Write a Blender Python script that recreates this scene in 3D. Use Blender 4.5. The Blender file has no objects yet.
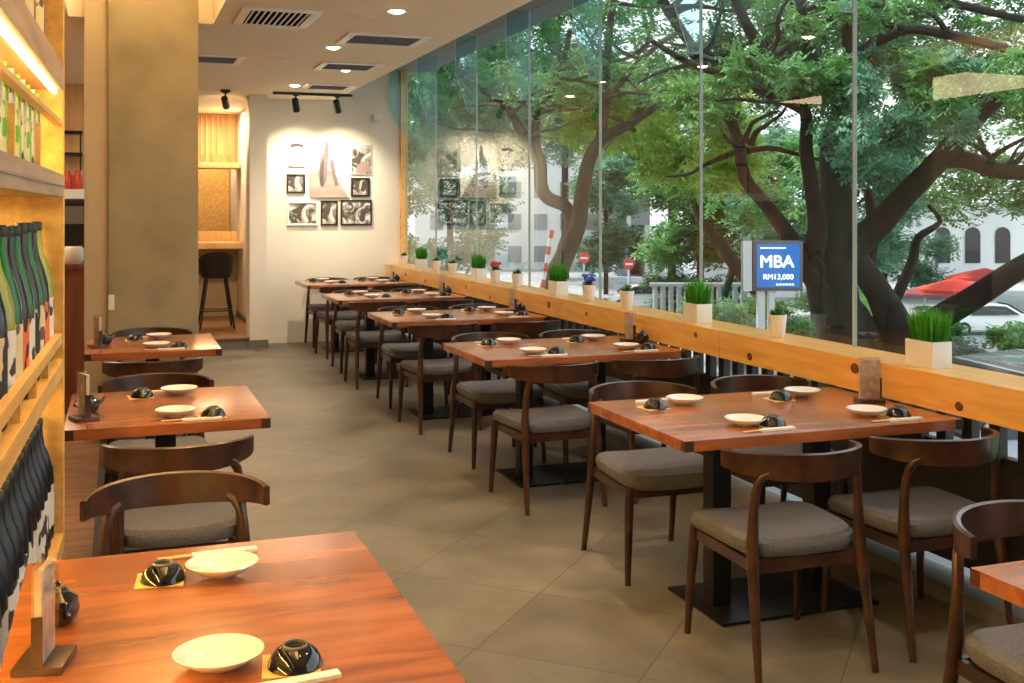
import bpy, bmesh, math, random
from mathutils import Vector, Matrix
from math import sin, cos, pi, radians, atan, sqrt
random.seed(7)
C = bpy.context.scene.collection
scene = bpy.context.scene

# ------------------------------------------------------------------ camera, world, sun, exposure
FPX, CX, HY, CAMH = 1100.0, 512.0, 210.0, 1.55          # focal length in px of a 1024x683 frame
YAW = atan((512 - 116) / FPX)
cs_, sn_ = cos(YAW), sin(YAW)
cam_d = bpy.data.cameras.new('camera'); cam = bpy.data.objects.new('camera', cam_d); C.objects.link(cam)
cam.location = (0, 0, CAMH); cam.rotation_euler = (radians(90), 0, -YAW)
cam_d.sensor_width = 36; cam_d.lens = 36 * FPX / 1024
cam_d.shift_y = (HY - 341.5) / 1024.0
cam_d.clip_end = 500; cam_d.clip_start = 0.05
scene.camera = cam

scene.view_settings.view_transform = 'Standard'; scene.view_settings.look = 'None'
scene.view_settings.gamma = 1; scene.view_settings.use_curve_mapping = False
scene.view_settings.exposure = 0.82

w = bpy.data.worlds.new('world'); scene.world = w; w.use_nodes = True
nt = w.node_tree; bg = nt.nodes['Background']
bg.inputs[0].default_value = (0.86, 0.95, 1.0, 1); bg.inputs[1].default_value = 1.1

sun_d = bpy.data.lights.new('sun', 'SUN'); sun = bpy.data.objects.new('sun', sun_d); C.objects.link(sun)
sun_d.energy = 3.6; sun_d.angle = radians(6); sun_d.color = (1, .95, .85)
sun.rotation_euler = Vector((0.35, -0.45, -0.85)).to_track_quat('-Z', 'Y').to_euler()

CEIL = 2.85
POW_W, POW_L = 56, 50
WARM = (1.0, 0.74, 0.46)
def area_light(name, loc, size, size_y, power, col=WARM, rot=(0, 0, 0)):
    d = bpy.data.lights.new(name, 'AREA'); d.shape = 'RECTANGLE'; d.size = size; d.size_y = size_y
    d.energy = power; d.color = col
    o = bpy.data.objects.new(name, d); o.location = loc; o.rotation_euler = rot; C.objects.link(o); return o
def spot_light(name, loc, target, power, angle=80, col=WARM, radius=.04, blend=.7):
    d = bpy.data.lights.new(name, 'SPOT'); d.energy = power; d.spot_size = radians(angle); d.spot_blend = blend
    d.color = col; d.shadow_soft_size = radius
    o = bpy.data.objects.new(name, d); o.location = loc
    o.rotation_euler = (Vector(target) - Vector(loc)).to_track_quat('-Z', 'Y').to_euler(); C.objects.link(o); return o
DOWN_LIT = [(1.63, 8.74), (1.75, 11.53), (1.72, 7.0), (1.75, 4.5), (1.7, 2.2), (1.05, 3.9), (0.85, 1.55), (1.05, 5.9), (2.0, 10.1)]

def P(px, py, Z):                      # a point seen at (px,py), Z metres in front of the camera
    x = (px - CX) / FPX * Z
    return Vector((x * cs_ + Z * sn_, -x * sn_ + Z * cs_, CAMH - (py - HY) * Z / FPX))

# ------------------------------------------------------------------ materials
def mat(name, col, rough=.5, metal=0, spec=.5, emit=None, es=0, coat=0):
    m = bpy.data.materials.new(name); m.use_nodes = True
    b = m.node_tree.nodes['Principled BSDF']
    b.inputs['Base Color'].default_value = (*col, 1); b.inputs['Roughness'].default_value = rough
    b.inputs['Metallic'].default_value = metal; b.inputs['Specular IOR Level'].default_value = spec
    b.inputs['Coat Weight'].default_value = coat
    if emit: b.inputs['Emission Color'].default_value = (*emit, 1); b.inputs['Emission Strength'].default_value = es
    return m
def noise_mat(name, c1, c2, scale=(1, 1, 1), nscale=5, rough=.5, detail=6, dist=0, bump=0, lo=.35, hi=.65, coat=0, metal=0, c3=None, spec=.5, rot=(0,0,0)):
    m = mat(name, c1, rough, metal, spec, coat=coat); m.node_tree.nodes['Principled BSDF'].inputs['Coat Roughness'].default_value = .2; N = m.node_tree.nodes; L = m.node_tree.links; b = N['Principled BSDF']
    tc = N.new('ShaderNodeTexCoord'); mp = N.new('ShaderNodeMapping'); mp.inputs['Scale'].default_value = scale; mp.inputs['Rotation'].default_value = rot
    no = N.new('ShaderNodeTexNoise'); no.inputs['Scale'].default_value = nscale; no.inputs['Detail'].default_value = detail; no.inputs['Distortion'].default_value = dist
    cr = N.new('ShaderNodeValToRGB'); cr.color_ramp.elements[0].position = lo; cr.color_ramp.elements[1].position = hi
    cr.color_ramp.elements[0].color = (*c1, 1); cr.color_ramp.elements[1].color = (*c2, 1)
    if c3:
        e = cr.color_ramp.elements.new((lo + hi) / 2); e.color = (*c3, 1)
    L.new(tc.outputs['Object'], mp.inputs[0]); L.new(mp.outputs[0], no.inputs['Vector']); L.new(no.outputs['Fac'], cr.inputs[0]); L.new(cr.outputs[0], b.inputs['Base Color'])
    if bump:
        bp = N.new('ShaderNodeBump'); bp.inputs['Strength'].default_value = bump; bp.inputs['Distance'].default_value = .01
        L.new(no.outputs['Fac'], bp.inputs['Height']); L.new(bp.outputs[0], b.inputs['Normal'])
    return m
def leaf_mat(name, c1, c2, trans=.35, nscale=2.5):
    m = noise_mat(name, c1, c2, nscale=nscale, rough=.5, detail=3)
    N = m.node_tree.nodes; L = m.node_tree.links; b = N['Principled BSDF']; out = N['Material Output']
    t = N.new('ShaderNodeBsdfTranslucent'); mx = N.new('ShaderNodeMixShader'); mx.inputs[0].default_value = trans
    cr = [n for n in N if n.type == 'VALTORGB'][0]
    L.new(cr.outputs[0], t.inputs[0]); L.new(b.outputs[0], mx.inputs[1]); L.new(t.outputs[0], mx.inputs[2]); L.new(mx.outputs[0], out.inputs[0])
    return m

M = {}
M['table'] = noise_mat('table_wood', (.19, .045, .012), (.52, .165, .048), scale=(1.1, 7, 7), nscale=2.2, rough=.27, detail=9, dist=.5, lo=.28, hi=.74, coat=.6)
M['table_end'] = mat('table_end_grain', (.05, .016, .008), .5)
M['walnut'] = noise_mat('walnut', (.024, .009, .005), (.075, .026, .012), scale=(3, 3, 3), nscale=4, rough=.32, coat=.2)
M['seat'] = noise_mat('seat_cloth', (.10, .096, .104), (.175, .168, .18), nscale=240, rough=.95, detail=2, bump=.25)
M['pine'] = noise_mat('pine', (.80, .37, .065), (.95, .57, .16), scale=(9, .9, 9), nscale=2.0, rough=.32, detail=5, dist=1.2, lo=.3, hi=.7, coat=.2)
M['knot'] = noise_mat('pine_knot', (.09, .02, .01), (.28, .08, .03), nscale=60, rough=.5)
M['shelf_wood'] = noise_mat('oak_shelf', (.62, .36, .10), (.78, .50, .17), scale=(8, .8, 8), nscale=3, rough=.45)
M['shelf_grey'] = noise_mat('grey_oak', (.30, .21, .14), (.42, .31, .22), scale=(8, .8, 8), nscale=3, rough=.5)
M['metal_black'] = mat('black_metal', (.012, .012, .013), .4, .3)
M['black'] = mat('black_plastic', (.012, .012, .012), .35)
M['vent_dark'] = mat('vent_dark', (.015, .014, .013), .9, spec=0)
M['vent_grey'] = mat('vent_grey', (.14, .125, .11), .9, spec=.1)
M['glaze_black'] = mat('black_glaze', (.006, .006, .007), .06, coat=.6)
M['glaze_ring'] = mat('grey_glaze_ring', (.16, .15, .14), .2)  # foot ring in plain grey, paler than the black bowl
M['china'] = mat('white_china', (.83, .80, .74), .18, coat=.4)
M['pot_white'] = mat('white_ceramic', (.80, .79, .76), .35)
M['soil'] = noise_mat('soil', (.03, .02, .01), (.08, .05, .03), nscale=60, rough=1)
M['napkin'] = mat('yellow_napkin', (.82, .60, .17), .8)
M['paper'] = mat('white_paper', (.82, .80, .74), .7)
M['chop'] = mat('pale_bamboo', (.72, .50, .22), .5)
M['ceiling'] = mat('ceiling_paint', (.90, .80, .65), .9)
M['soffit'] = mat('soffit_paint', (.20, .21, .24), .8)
M['wall'] = noise_mat('cream_wall', (.74, .68, .58), (.78, .72, .62), nscale=1.5, rough=.85)
M['concrete'] = noise_mat('raw_concrete', (.235, .20, .125), (.36, .30, .19), nscale=3.2, rough=.75, detail=10, bump=.15, c3=(.31, .262, .168), lo=.3, hi=.72)
M['plaster'] = mat('warm_plaster', (.50, .41, .28), .8)
M['skirt'] = mat('grey_skirting', (.17, .16, .14), .6)
M['black_slat'] = mat('black_slat', (.025, .022, .02), .5)
M['white_metal'] = mat('white_metal', (.78, .77, .74), .4)
M['led'] = mat('led_strip', (1, .8, .5), .5, emit=(1, .74, .36), es=6)
M['lamp_glow'] = mat('lamp_glow', (1, .9, .7), .5, emit=(1, .78, .48), es=24)
M['cove_glow'] = mat('cove_glow', (1, .8, .5), .5, emit=(1, .70, .32), es=1.6)
M['plank'] = noise_mat('floor_plank', (.20, .09, .04), (.34, .17, .08), scale=(1, 8, 1), nscale=2.5, rough=.4)
M['slatwood'] = noise_mat('slat_wood', (.62, .36, .14), (.76, .48, .22), scale=(7, 7, .6), nscale=3, rough=.6)
M['panelwood'] = noise_mat('bar_panel', (.22, .07, .03), (.32, .11, .05), scale=(6, 6, .6), nscale=3, rough=.4)
M['chrome'] = mat('brushed_steel', (.6, .6, .6), .3, 1)

def tile_floor():
    m = mat('floor_tile', (.2, .18, .15), .36); N = m.node_tree.nodes; L = m.node_tree.links; b = N['Principled BSDF']
    tc = N.new('ShaderNodeTexCoord'); mp = N.new('ShaderNodeMapping'); mp.inputs['Rotation'].default_value = (0, 0, radians(-47)); mp.inputs['Location'].default_value = (.14, .18, 0)
    br = N.new('ShaderNodeTexBrick'); br.offset = 0; br.inputs['Scale'].default_value = 1; br.inputs['Brick Width'].default_value = .61; br.inputs['Row Height'].default_value = .61
    br.inputs['Mortar Size'].default_value = .0028; br.inputs['Mortar Smooth'].default_value = .3
    br.inputs['Color1'].default_value = (.9, .9, .9, 1); br.inputs['Color2'].default_value = (1.08, 1.08, 1.08, 1); br.inputs['Mortar'].default_value = (.45, .43, .4, 1)
    no = N.new('ShaderNodeTexNoise'); no.inputs['Scale'].default_value = 1.7; no.inputs['Detail'].default_value = 9; no.inputs['Roughness'].default_value = .62
    cr = N.new('ShaderNodeValToRGB'); cr.color_ramp.elements[0].position = .3; cr.color_ramp.elements[1].position = .72
    cr.color_ramp.elements[0].color = (.105, .092, .07, 1); cr.color_ramp.elements[1].color = (.27, .24, .185, 1)
    mx = N.new('ShaderNodeMix'); mx.data_type = 'RGBA'; mx.blend_type = 'MULTIPLY'; mx.inputs[0].default_value = 1
    L.new(tc.outputs['Object'], mp.inputs[0]); L.new(mp.outputs[0], br.inputs['Vector']); L.new(tc.outputs['Object'], no.inputs['Vector'])
    L.new(no.outputs['Fac'], cr.inputs[0]); L.new(cr.outputs[0], mx.inputs[6]); L.new(br.outputs['Color'], mx.inputs[7]); L.new(mx.outputs[2], b.inputs['Base Color'])
    mr = N.new('ShaderNodeMapRange'); mr.inputs[3].default_value = .28; mr.inputs[4].default_value = .5; L.new(no.outputs['Fac'], mr.inputs[0]); L.new(mr.outputs[0], b.inputs['Roughness'])
    return m
M['tile'] = tile_floor()

def glass_mat(name, tint, tint_fac=1.0, refl=1.0):
    m = bpy.data.materials.new(name); m.use_nodes = True; N = m.node_tree.nodes; L = m.node_tree.links
    N.remove(N['Principled BSDF']); out = N['Material Output']
    tr = N.new('ShaderNodeBsdfTransparent'); tr.inputs[0].default_value = (*tint, 1)
    gl = N.new('ShaderNodeBsdfGlossy'); gl.inputs['Roughness'].default_value = 0.0; gl.inputs[0].default_value = (1, 1, 1, 1)
    fr = N.new('ShaderNodeFresnel'); fr.inputs[0].default_value = 1.5
    ge = N.new('ShaderNodeNewGeometry'); inv = N.new('ShaderNodeMath'); inv.operation = 'SUBTRACT'; inv.inputs[0].default_value = 1; L.new(ge.outputs['Backfacing'], inv.inputs[1])
    mu = N.new('ShaderNodeMath'); mu.operation = 'MULTIPLY'; L.new(fr.outputs[0], mu.inputs[0]); L.new(inv.outputs[0], mu.inputs[1])
    mu2 = N.new('ShaderNodeMath'); mu2.operation = 'MULTIPLY'; mu2.inputs[1].default_value = refl; mu2.use_clamp = True; L.new(mu.outputs[0], mu2.inputs[0])
    mx = N.new('ShaderNodeMixShader'); L.new(mu2.outputs[0], mx.inputs[0]); L.new(tr.outputs[0], mx.inputs[1]); L.new(gl.outputs[0], mx.inputs[2]); L.new(mx.outputs[0], out.inputs[0])
    return m
M['glass'] = glass_mat('window_glass', (.97, .99, .985), refl=1.25)
M['fin_glass'] = glass_mat('tinted_fin_glass', (.74, .92, .95), refl=1.0)
M['glass_edge'] = mat('glass_edge', (.42, .52, .50), .3)
M['acrylic'] = glass_mat('clear_acrylic', (.95, .94, .91))

# ------------------------------------------------------------------ mesh helpers
class MB:
    def __init__(s): s.v = []; s.f = []; s.m = []; s.mi = 0
    def add(s, vs, fs):
        o = len(s.v); s.v += [tuple(v) for v in vs]; s.f += [tuple(i + o for i in f) for f in fs]; s.m += [s.mi] * len(fs)
    def box(s, x0, x1, y0, y1, z0, z1, rz=0, piv=None):
        vs = [(x, y, z) for z in (z0, z1) for (x, y) in ((x0, y0), (x1, y0), (x1, y1), (x0, y1))]
        if rz:
            px, py = piv if piv else ((x0 + x1) / 2, (y0 + y1) / 2); a, b = cos(rz), sin(rz)
            vs = [(px + (x - px) * a - (y - py) * b, py + (x - px) * b + (y - py) * a, z) for x, y, z in vs]
        s.add(vs, [(3, 2, 1, 0), (4, 5, 6, 7), (0, 1, 5, 4), (1, 2, 6, 5), (2, 3, 7, 6), (3, 0, 4, 7)])
    def tube(s, pts, rad, n=10, sx=1, sy=1, up=None):
        pts = [Vector(p) for p in pts]; k = len(pts)
        if not isinstance(rad, (list, tuple)): rad = [rad] * k
        vs = []; prev = None
        for i, p in enumerate(pts):
            t = (pts[min(i + 1, k - 1)] - pts[max(i - 1, 0)])
            t = t.normalized() if t.length > 1e-9 else Vector((0, 0, 1))
            if prev is None:
                a = Vector(up) if up else (Vector((0, 0, 1)) if abs(t.z) < .9 else Vector((1, 0, 0)))
            else: a = prev
            u = (a - t * a.dot(t)).normalized(); prev = u; b = t.cross(u)
            for j in range(n):
                an = 2 * pi * j / n + pi / n
                vs.append(p + (u * cos(an) * sx + b * sin(an) * sy) * rad[i])
        fs = []
        for i in range(k - 1):
            for j in range(n):
                a = i * n + j; b2 = i * n + (j + 1) % n
                fs.append((a, b2, b2 + n, a + n))
        fs.append(tuple(reversed(range(n)))); fs.append(tuple(range((k - 1) * n, k * n)))
        s.add(vs, fs)
    def lathe(s, prof, n=24, c=(0, 0, 0), sx=1, sy=1):
        vs = []
        for r, z in prof:
            for j in range(n):
                a = 2 * pi * j / n; vs.append((c[0] + r * cos(a) * sx, c[1] + r * sin(a) * sy, c[2] + z))
        fs = []
        for i in range(len(prof) - 1):
            for j in range(n):
                a = i * n + j; b = i * n + (j + 1) % n; fs.append((a, b, b + n, a + n))
        fs.append(tuple(reversed(range(n)))); k = (len(prof) - 1) * n; fs.append(tuple(range(k, k + n)))
        s.add(vs, fs)
    def poly(s, pts): s.add(pts, [tuple(range(len(pts)))])
    def prism(s, pts, off):
        n = len(pts); off = Vector(off); a = [Vector(p) for p in pts]; b = [p + off for p in a]
        fs = [tuple(reversed(range(n))), tuple(range(n, 2 * n))] + [(i, (i + 1) % n, n + (i + 1) % n, n + i) for i in range(n)]
        s.add(a + b, fs)
    def build(s, name, mats, parent=None, bevel=0, smooth=True, loc=None, rz=0, seg=2, fix=True):
        me = bpy.data.meshes.new(name); me.from_pydata(s.v, [], s.f)
        ms = mats if isinstance(mats, (list, tuple)) else [mats]
        for m_ in ms: me.materials.append(m_)
        if len(ms) > 1: me.polygons.foreach_set('material_index', s.m)
        if bevel or fix:
            bm = bmesh.new(); bm.from_mesh(me)
            if fix: bmesh.ops.recalc_face_normals(bm, faces=bm.faces)
            if bevel:
                es = [e for e in bm.edges if e.calc_face_angle(0) > .5]
                bmesh.ops.bevel(bm, geom=es, offset=bevel, segments=seg, profile=.7, affect='EDGES')
            bm.to_mesh(me); bm.free()
        me.update()
        if smooth and len(me.polygons):
            me.polygons.foreach_set('use_smooth', [True] * len(me.polygons))
            try: me.set_sharp_from_angle(angle=radians(38))
            except Exception: pass
        o = bpy.data.objects.new(name, me); C.objects.link(o)
        if parent: o.parent = parent
        if loc is not None: o.location = loc
        if rz: o.rotation_euler = (0, 0, rz)
        return o

def tag(o, label=None, cat=None, group=None, kind=None):
    if label: o['label'] = label
    if cat: o['category'] = cat
    if group: o['group'] = group
    if kind: o['kind'] = kind
    return o
def thing(name, label, cat, loc=(0, 0, 0), rz=0, group=None):
    o = bpy.data.objects.new(name, None); C.objects.link(o); o.location = loc; o.rotation_euler = (0, 0, rz)
    o.empty_display_size = .1
    return tag(o, label, cat, group)
def struct(o): o['kind'] = 'structure'; return o
KIDS = {}
def copy_tree(o, parent=None):
    c = o.copy(); C.objects.link(c)
    if parent: c.parent = parent
    kids = [k for k in bpy.data.objects if k.parent == o]
    for k in kids: copy_tree(k, c)
    return c
class Proto:                     # first placement uses the built thing itself, later ones copies
    def __init__(s, root): s.root = root; s.used = False; s.kids = None
    def place(s, loc, rz=0, label=None, group=None, scale=None):
        if s.used: o = copy_tree(s.root)
        else: o = s.root; s.used = True
        o.location = loc; o.rotation_euler = (0, 0, rz)
        if label: o['label'] = label
        if group: o['group'] = group
        if scale: o.scale = scale
        return o

# ------------------------------------------------------------------ room shell
YB, XW, XL, YF = 13.0, 3.30, -2.6, -1.6        # back wall, glass plane, left wall, wall behind the camera
b = MB(); b.box(-.02, XW + .05, YF, YB, -.1, 0); b.box(XL, -.02, YF, 4.2, -.1, 0); b.box(-.02, .9, YB, 12.55 + 4, -.1, 0); struct(b.build('floor', M['tile'], smooth=False))
b = MB(); b.box(XL, -.10, 4.2, 16.6, -.1, .002); struct(b.build('floor', M['plank'], smooth=False))
b = MB(); b.box(-.10, -.02, 4.2, 12.5, -.1, .006); struct(b.build('trim_1', M['black_slat'], smooth=False))
REC = 3.22
b = MB(); b.box(.64, 2.43, YF, 16.6, CEIL, 3.3); b.box(XL, .64, 7.95, 16.6, CEIL, 3.3); b.box(XL, -.30, YF, 7.95, CEIL, 3.3); b.box(-.30, .64, YF, 7.95, REC, 3.3)
struct(b.build('ceiling', M['ceiling'], smooth=False))
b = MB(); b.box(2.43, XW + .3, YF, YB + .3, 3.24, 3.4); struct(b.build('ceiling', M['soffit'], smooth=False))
b = MB(); b.box(1.60, XW + .02, YB, YB + .3, 0, 3.24); struct(b.build('wall_back', M['wall'], smooth=False))
b = MB(); b.box(1.41, 1.60, 12.60, 12.95, 0, CEIL); b.box(1.55, 1.62, 12.95, 16.5, 0, CEIL); struct(b.build('wall_pier', M['wall'], smooth=False))
b = MB(); b.box(XL - .2, XL, YF, 16.6, 0, CEIL); struct(b.build('wall_left', M['plaster'], smooth=False))
b = MB(); b.box(XL, XW + .1, YF - .2, YF, 0, 3.24); struct(b.build('wall_front', M['plaster'], smooth=False))
b = MB(); b.box(XL, 1.62, 16.4, 16.6, 0, CEIL); struct(b.build('wall_niche', M['wall'], smooth=False))
b = MB(); b.box(-.05, .535, 7.87, 8.5, 0, REC); struct(b.build('concrete_column', M['concrete'], bevel=.008, smooth=False))
b = MB(); b.box(-.20, -.05, 7.90, 8.5, 0, REC); struct(b.build('wall_pilaster', M['plaster'], smooth=False))
b = MB(); b.box(1.60, 3.2, YB - .015, YB, 0, .08); struct(b.build('baseboard_back', M['wall'], smooth=False))
b = MB(); b.box(1.395, 1.615, 12.585, 12.6, 0, .09); struct(b.build('baseboard_pier', M['skirt'], smooth=False))
b = MB(); b.box(XW - .06, XW + .02, YB - .05, YB, .9, 3.24); struct(b.build('trim_2', M['pine'], smooth=False))
# window sill beam: boards 1.9 m long, end to end
seams = [-1.6, .9, 3.03, 5.20, 7.35, 9.45, 11.6, YB]
for i in range(len(seams) - 1):
    o = MB(); o.box(3.06, XW + .03, seams[i] + .004, seams[i + 1] - .004, .755, .90)
    o.mi = 1
    r2 = random.Random(i + 40)
    for k in range(3):
        y = seams[i] + .25 + k * .72 + r2.random() * .2; z = .79 + r2.random() * .085; r_ = .014 + .014 * r2.random()
        o.add([(3.0593, y + r_ * 1.25 * cos(a), z + r_ * sin(a)) for a in [t * pi / 8 for t in range(16)]], [tuple(reversed(range(16)))])
    struct(o.build('trim_sill', [M['pine'], M['knot']], smooth=False, fix=False))
# under the beam: black posts with low glazing behind and a panel on a plinth
b = MB(); b.box(3.20, 3.24, YF, YB, .12, .60); struct(b.build('trim_3', M['black_slat'], smooth=False))
b = MB(); b.box(3.08, 3.24, YF, YB, 0, .07); struct(b.build('trim_4', M['skirt'], smooth=False))
rail_root = thing('balustrade', 'row of short black posts under the pine window ledge', 'balustrade', (3.2, 0, 0)); rail_root['kind'] = 'structure'
pb = MB(); pb.box(-.02, .02, -.0275, .0275, .58, .755); p0 = pb.build('post', M['black_slat'], rail_root, smooth=False)
y = .6; first = True
while y < YB - .1:
    o = p0 if first else p0.copy()
    if not first: C.objects.link(o)
    o.parent = rail_root; o.location = (0, y, 0); first = False; y += .145
# windows
joints = [-1.5, 0, 1.46, 2.91, 4.37, 5.83, 7.29, 8.74, 10.19, 11.64, YB - .05]
for i in range(len(joints) - 1):
    wn = thing('window_%d' % (i + 1), None, None, (XW, joints[i + 1], 0)); wn['kind'] = 'structure'
    L_ = joints[i + 1] - joints[i]
    b = MB(); b.box(0, .012, -L_ + .006, -.006, .90, 3.24); b.build('window_pane', M['glass'], wn, smooth=False)
    b = MB(); b.box(0, .012, -L_ + .006, -.006, .0, .755); b.build('low_pane', M['glass'], wn, smooth=False)
    b = MB(); b.box(-.004, .014, -.006, .006, .90, 3.24); b.build('joint_seal', M['glass_edge'], wn, smooth=False)
    b = MB(); prof = [(-.005, 3.24), (-.21, 3.24), (-.21, 2.86), (-.075, 2.49), (-.005, 2.49)]
    b.prism([(x, -.006, z) for x, z in prof], (0, .012, 0)); b.build('glass_fin', M['fin_glass'], wn, smooth=False)
    b = MB(); b.tube([(-.21, 0, 3.24), (-.21, 0, 2.86), (-.075, 0, 2.49), (-.005, 0, 2.49)], .004, 4); b.build('fin_edge', M['glass_edge'], wn, smooth=False)

# raised niche platform, bar counter and slatted back
b = MB(); b.box(.3, 1.405, 12.62, 12.96, 0, .10); b.box(.3, 1.548, 12.96, 16.4, 0, .10); b.mi = 1; b.box(.3, 1.405, 12.60, 12.955, .10, .12); b.box(.3, 1.548, 12.955, 16.4, .10, .12)
struct(b.build('platform', [M['skirt'], M['plank']], smooth=False))
b = MB(); b.box(1.53, 1.549, 12.96, 15.28, .12, .19); struct(b.build('baseboard_niche', M['skirt'], smooth=False))
ct = thing('bar_counter', 'pale wooden standing counter in the lit niche above the black stool', 'counter', (0, 0, .12))
b = MB(); b.box(.9, 1.545, 14.6, 15.5, .93, 1.01); b.build('counter_top', M['slatwood'], ct, bevel=.004)
b = MB(); b.box(.9, 1.545, 15.15, 15.45, 1.01, 1.14); b.build('raised_ledge', M['slatwood'], ct, bevel=.004)
b = MB(); b.box(.9, 1.545, 15.3, 15.4, 0, .93); b.build('front_panel', M['plaster'], ct, smooth=False)
b = MB(); b.box(.985, 1.03, 15.18, 15.24, 1.2605, 2.10); tag(b.build('black_post', M['black']), 'slim black upright post at the left side of the niche counter', 'post')
sh = thing('glass_shelf', 'pale wooden shelf above the niche counter holding small glasses', 'shelf', (0, 0, 0))
b = MB(); b.box(.9, 1.545, 14.8, 15.4, 2.10, 2.17); b.build('shelf_board', M['slatwood'], sh, bevel=.004)
b = MB(); b.box(.9, 1.545, 15.36, 15.4, 2.17, 2.84); b.build('back_board', M['slatwood'], sh, smooth=False)
b = MB()
for k in range(9): b.box(.93 + k * .07, .942 + k * .07, 15.28, 15.36, 2.17, 2.84)
b.build('back_slats', M['slatwood'], sh, smooth=False)
b = MB(); b.box(.8, 1.54, 16.3, 16.38, .8, 2.3); tag(b.build('back_panel', M['shelf_wood']), 'ochre panel on the niche wall seen above the counter', 'panel')
gb = MB(); gb.lathe([(.03, 0), (.034, .11), (.031, .11), (.027, .006)], 14)
g0 = gb.build('drinking_glass', M['acrylic']); g0['category'] = 'glass'; pg = Proto(g0)
for k, nm in enumerate(['leftmost', 'second from left', 'third from left', 'rightmost']):
    pg.place((1.07 + k * .11, 14.9, 2.17), 0, '%s small clear glass on the high niche shelf' % nm, 'glasses on the niche shelf')

# ------------------------------------------------------------------ ceiling fittings
def ceiling_vent(x0, x1, y0, y1, label, along='x', n=10):
    t = thing('ceiling_vent', label, 'ceiling vent', ((x0 + x1) / 2, (y0 + y1) / 2, CEIL), 0, 'air vents in the ceiling')
    hx, hy = (x1 - x0) / 2, (y1 - y0) / 2; f = .06
    b = MB(); b.box(-hx, hx, -hy, -hy + f, -.014, 0); b.box(-hx, hx, hy - f, hy, -.014, 0); b.box(-hx, -hx + f, -hy + f, hy - f, -.014, 0); b.box(hx - f, hx, -hy + f, hy - f, -.014, 0)
    b.build('frame', M['white_metal'], t, bevel=.003)
    b = MB(); b.box(-hx + f, hx - f, -hy + f, hy - f, -.006, 0); b.build('backing', M['vent_dark' if along == 'y' else 'vent_grey'], t, smooth=False)
    b = MB()
    if along == 'x': n = 9
    for k in range(n):
        if along == 'y':
            x = -hx + f + (k + .5) * (2 * hx - 2 * f) / n; b.box(x - .0045, x + .0045, -hy + f, hy - f, -.013, -.006)
        else:
            y = -hy + f + (k + .5) * (2 * hy - 2 * f) / n; b.box(-hx + f, hx - f, y - .003, y + .003, -.012, -.006)
    b.build('louvres', M['white_metal'] if along == 'y' else M['soffit'], t, smooth=False)
ceiling_vent(.76, 1.27, 7.18, 7.86, 'big slotted vent in the ceiling right of the concrete column top', 'y', 10)
ceiling_vent(1.60, 2.22, 7.95, 8.48, 'ceiling vent nearest the window bulkhead beside the lit downlight', 'x', 22)
ceiling_vent(1.70, 2.24, 9.60, 10.10, 'second ceiling vent along the bulkhead, behind the nearest one', 'x', 22)
ceiling_vent(.50, 1.03, 9.50, 10.02, 'ceiling vent half hidden behind the top of the concrete column', 'x', 22)
ceiling_vent(1.85, 2.35, 11.3, 11.8, 'farthest ceiling vent just before the black light track', 'x', 22)
lb = thing('downlight', '', 'downlight')
b = MB(); b.lathe([(.048, -.004), (.062, -.008), (.066, 0), (.048, 0)], 24); b.build('trim_ring', M['white_metal'], lb)
b = MB(); b.lathe([(.001, -.020), (.030, -.017), (.047, -.009), (.047, 0), (.001, 0)], 24); b.build('lens', M['lamp_glow'], lb)
pd = Proto(lb)
dl_lab = ['lit downlight between the two bulkhead vents', 'lit downlight farthest back, before the light track', 'lit downlight above the third window table', 'lit downlight above the space behind the first full window table', 'lit downlight above the table cut off at lower right',
          'lit downlight between the first and middle left tables', 'lit downlight above the big foreground table', 'lit downlight between the middle left table and the column table', 'lit downlight just behind the second bulkhead vent']
for (x, y), lab in zip(DOWN_LIT, dl_lab):
    pd.place((x, y, CEIL), 0, lab, 'recessed ceiling downlights')
    spot_light('downlight_lamp', (x, y, CEIL - .02), (x, y, 0), POW_W if x > 1.2 else (POW_L if y > 2 else 7), 110, WARM if x < 1.2 else (1, .80, .58))
ul = MB(); ul.lathe([(.001, -.006), (.07, -.006), (.085, 0), (.001, 0)], 24); u0 = ul.build('ceiling_speaker', M['ceiling']); u0['category'] = 'ceiling speaker'
pu = Proto(u0)
for (x, y, lab) in [(.72, 8.6, 'round beige ceiling disc near the column, front one'), (.66, 9.3, 'round beige ceiling disc near the column, rear one'), (1.55, 7.3, 'round beige ceiling disc right of the big slotted vent'), (1.35, 9.6, 'round beige ceiling disc left of the second bulkhead vent')]:
    pu.place((x, y, CEIL), 0, lab, 'round discs in the ceiling')
# warm strip hidden on the lip of the recessed ceiling
area_light('cove_lamp', (.60, 4.2, CEIL + .10), .05, 6.6, 60, (1, .70, .32), (0, radians(150), 0))
b = MB(); b.box(.625, .639, 1.0, 7.8, CEIL + .30, CEIL + .33); tag(b.build('cove_light', M['cove_glow'], smooth=False), 'long warm light strip inside the recessed ceiling beside the column top', 'ceiling light')
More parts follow.
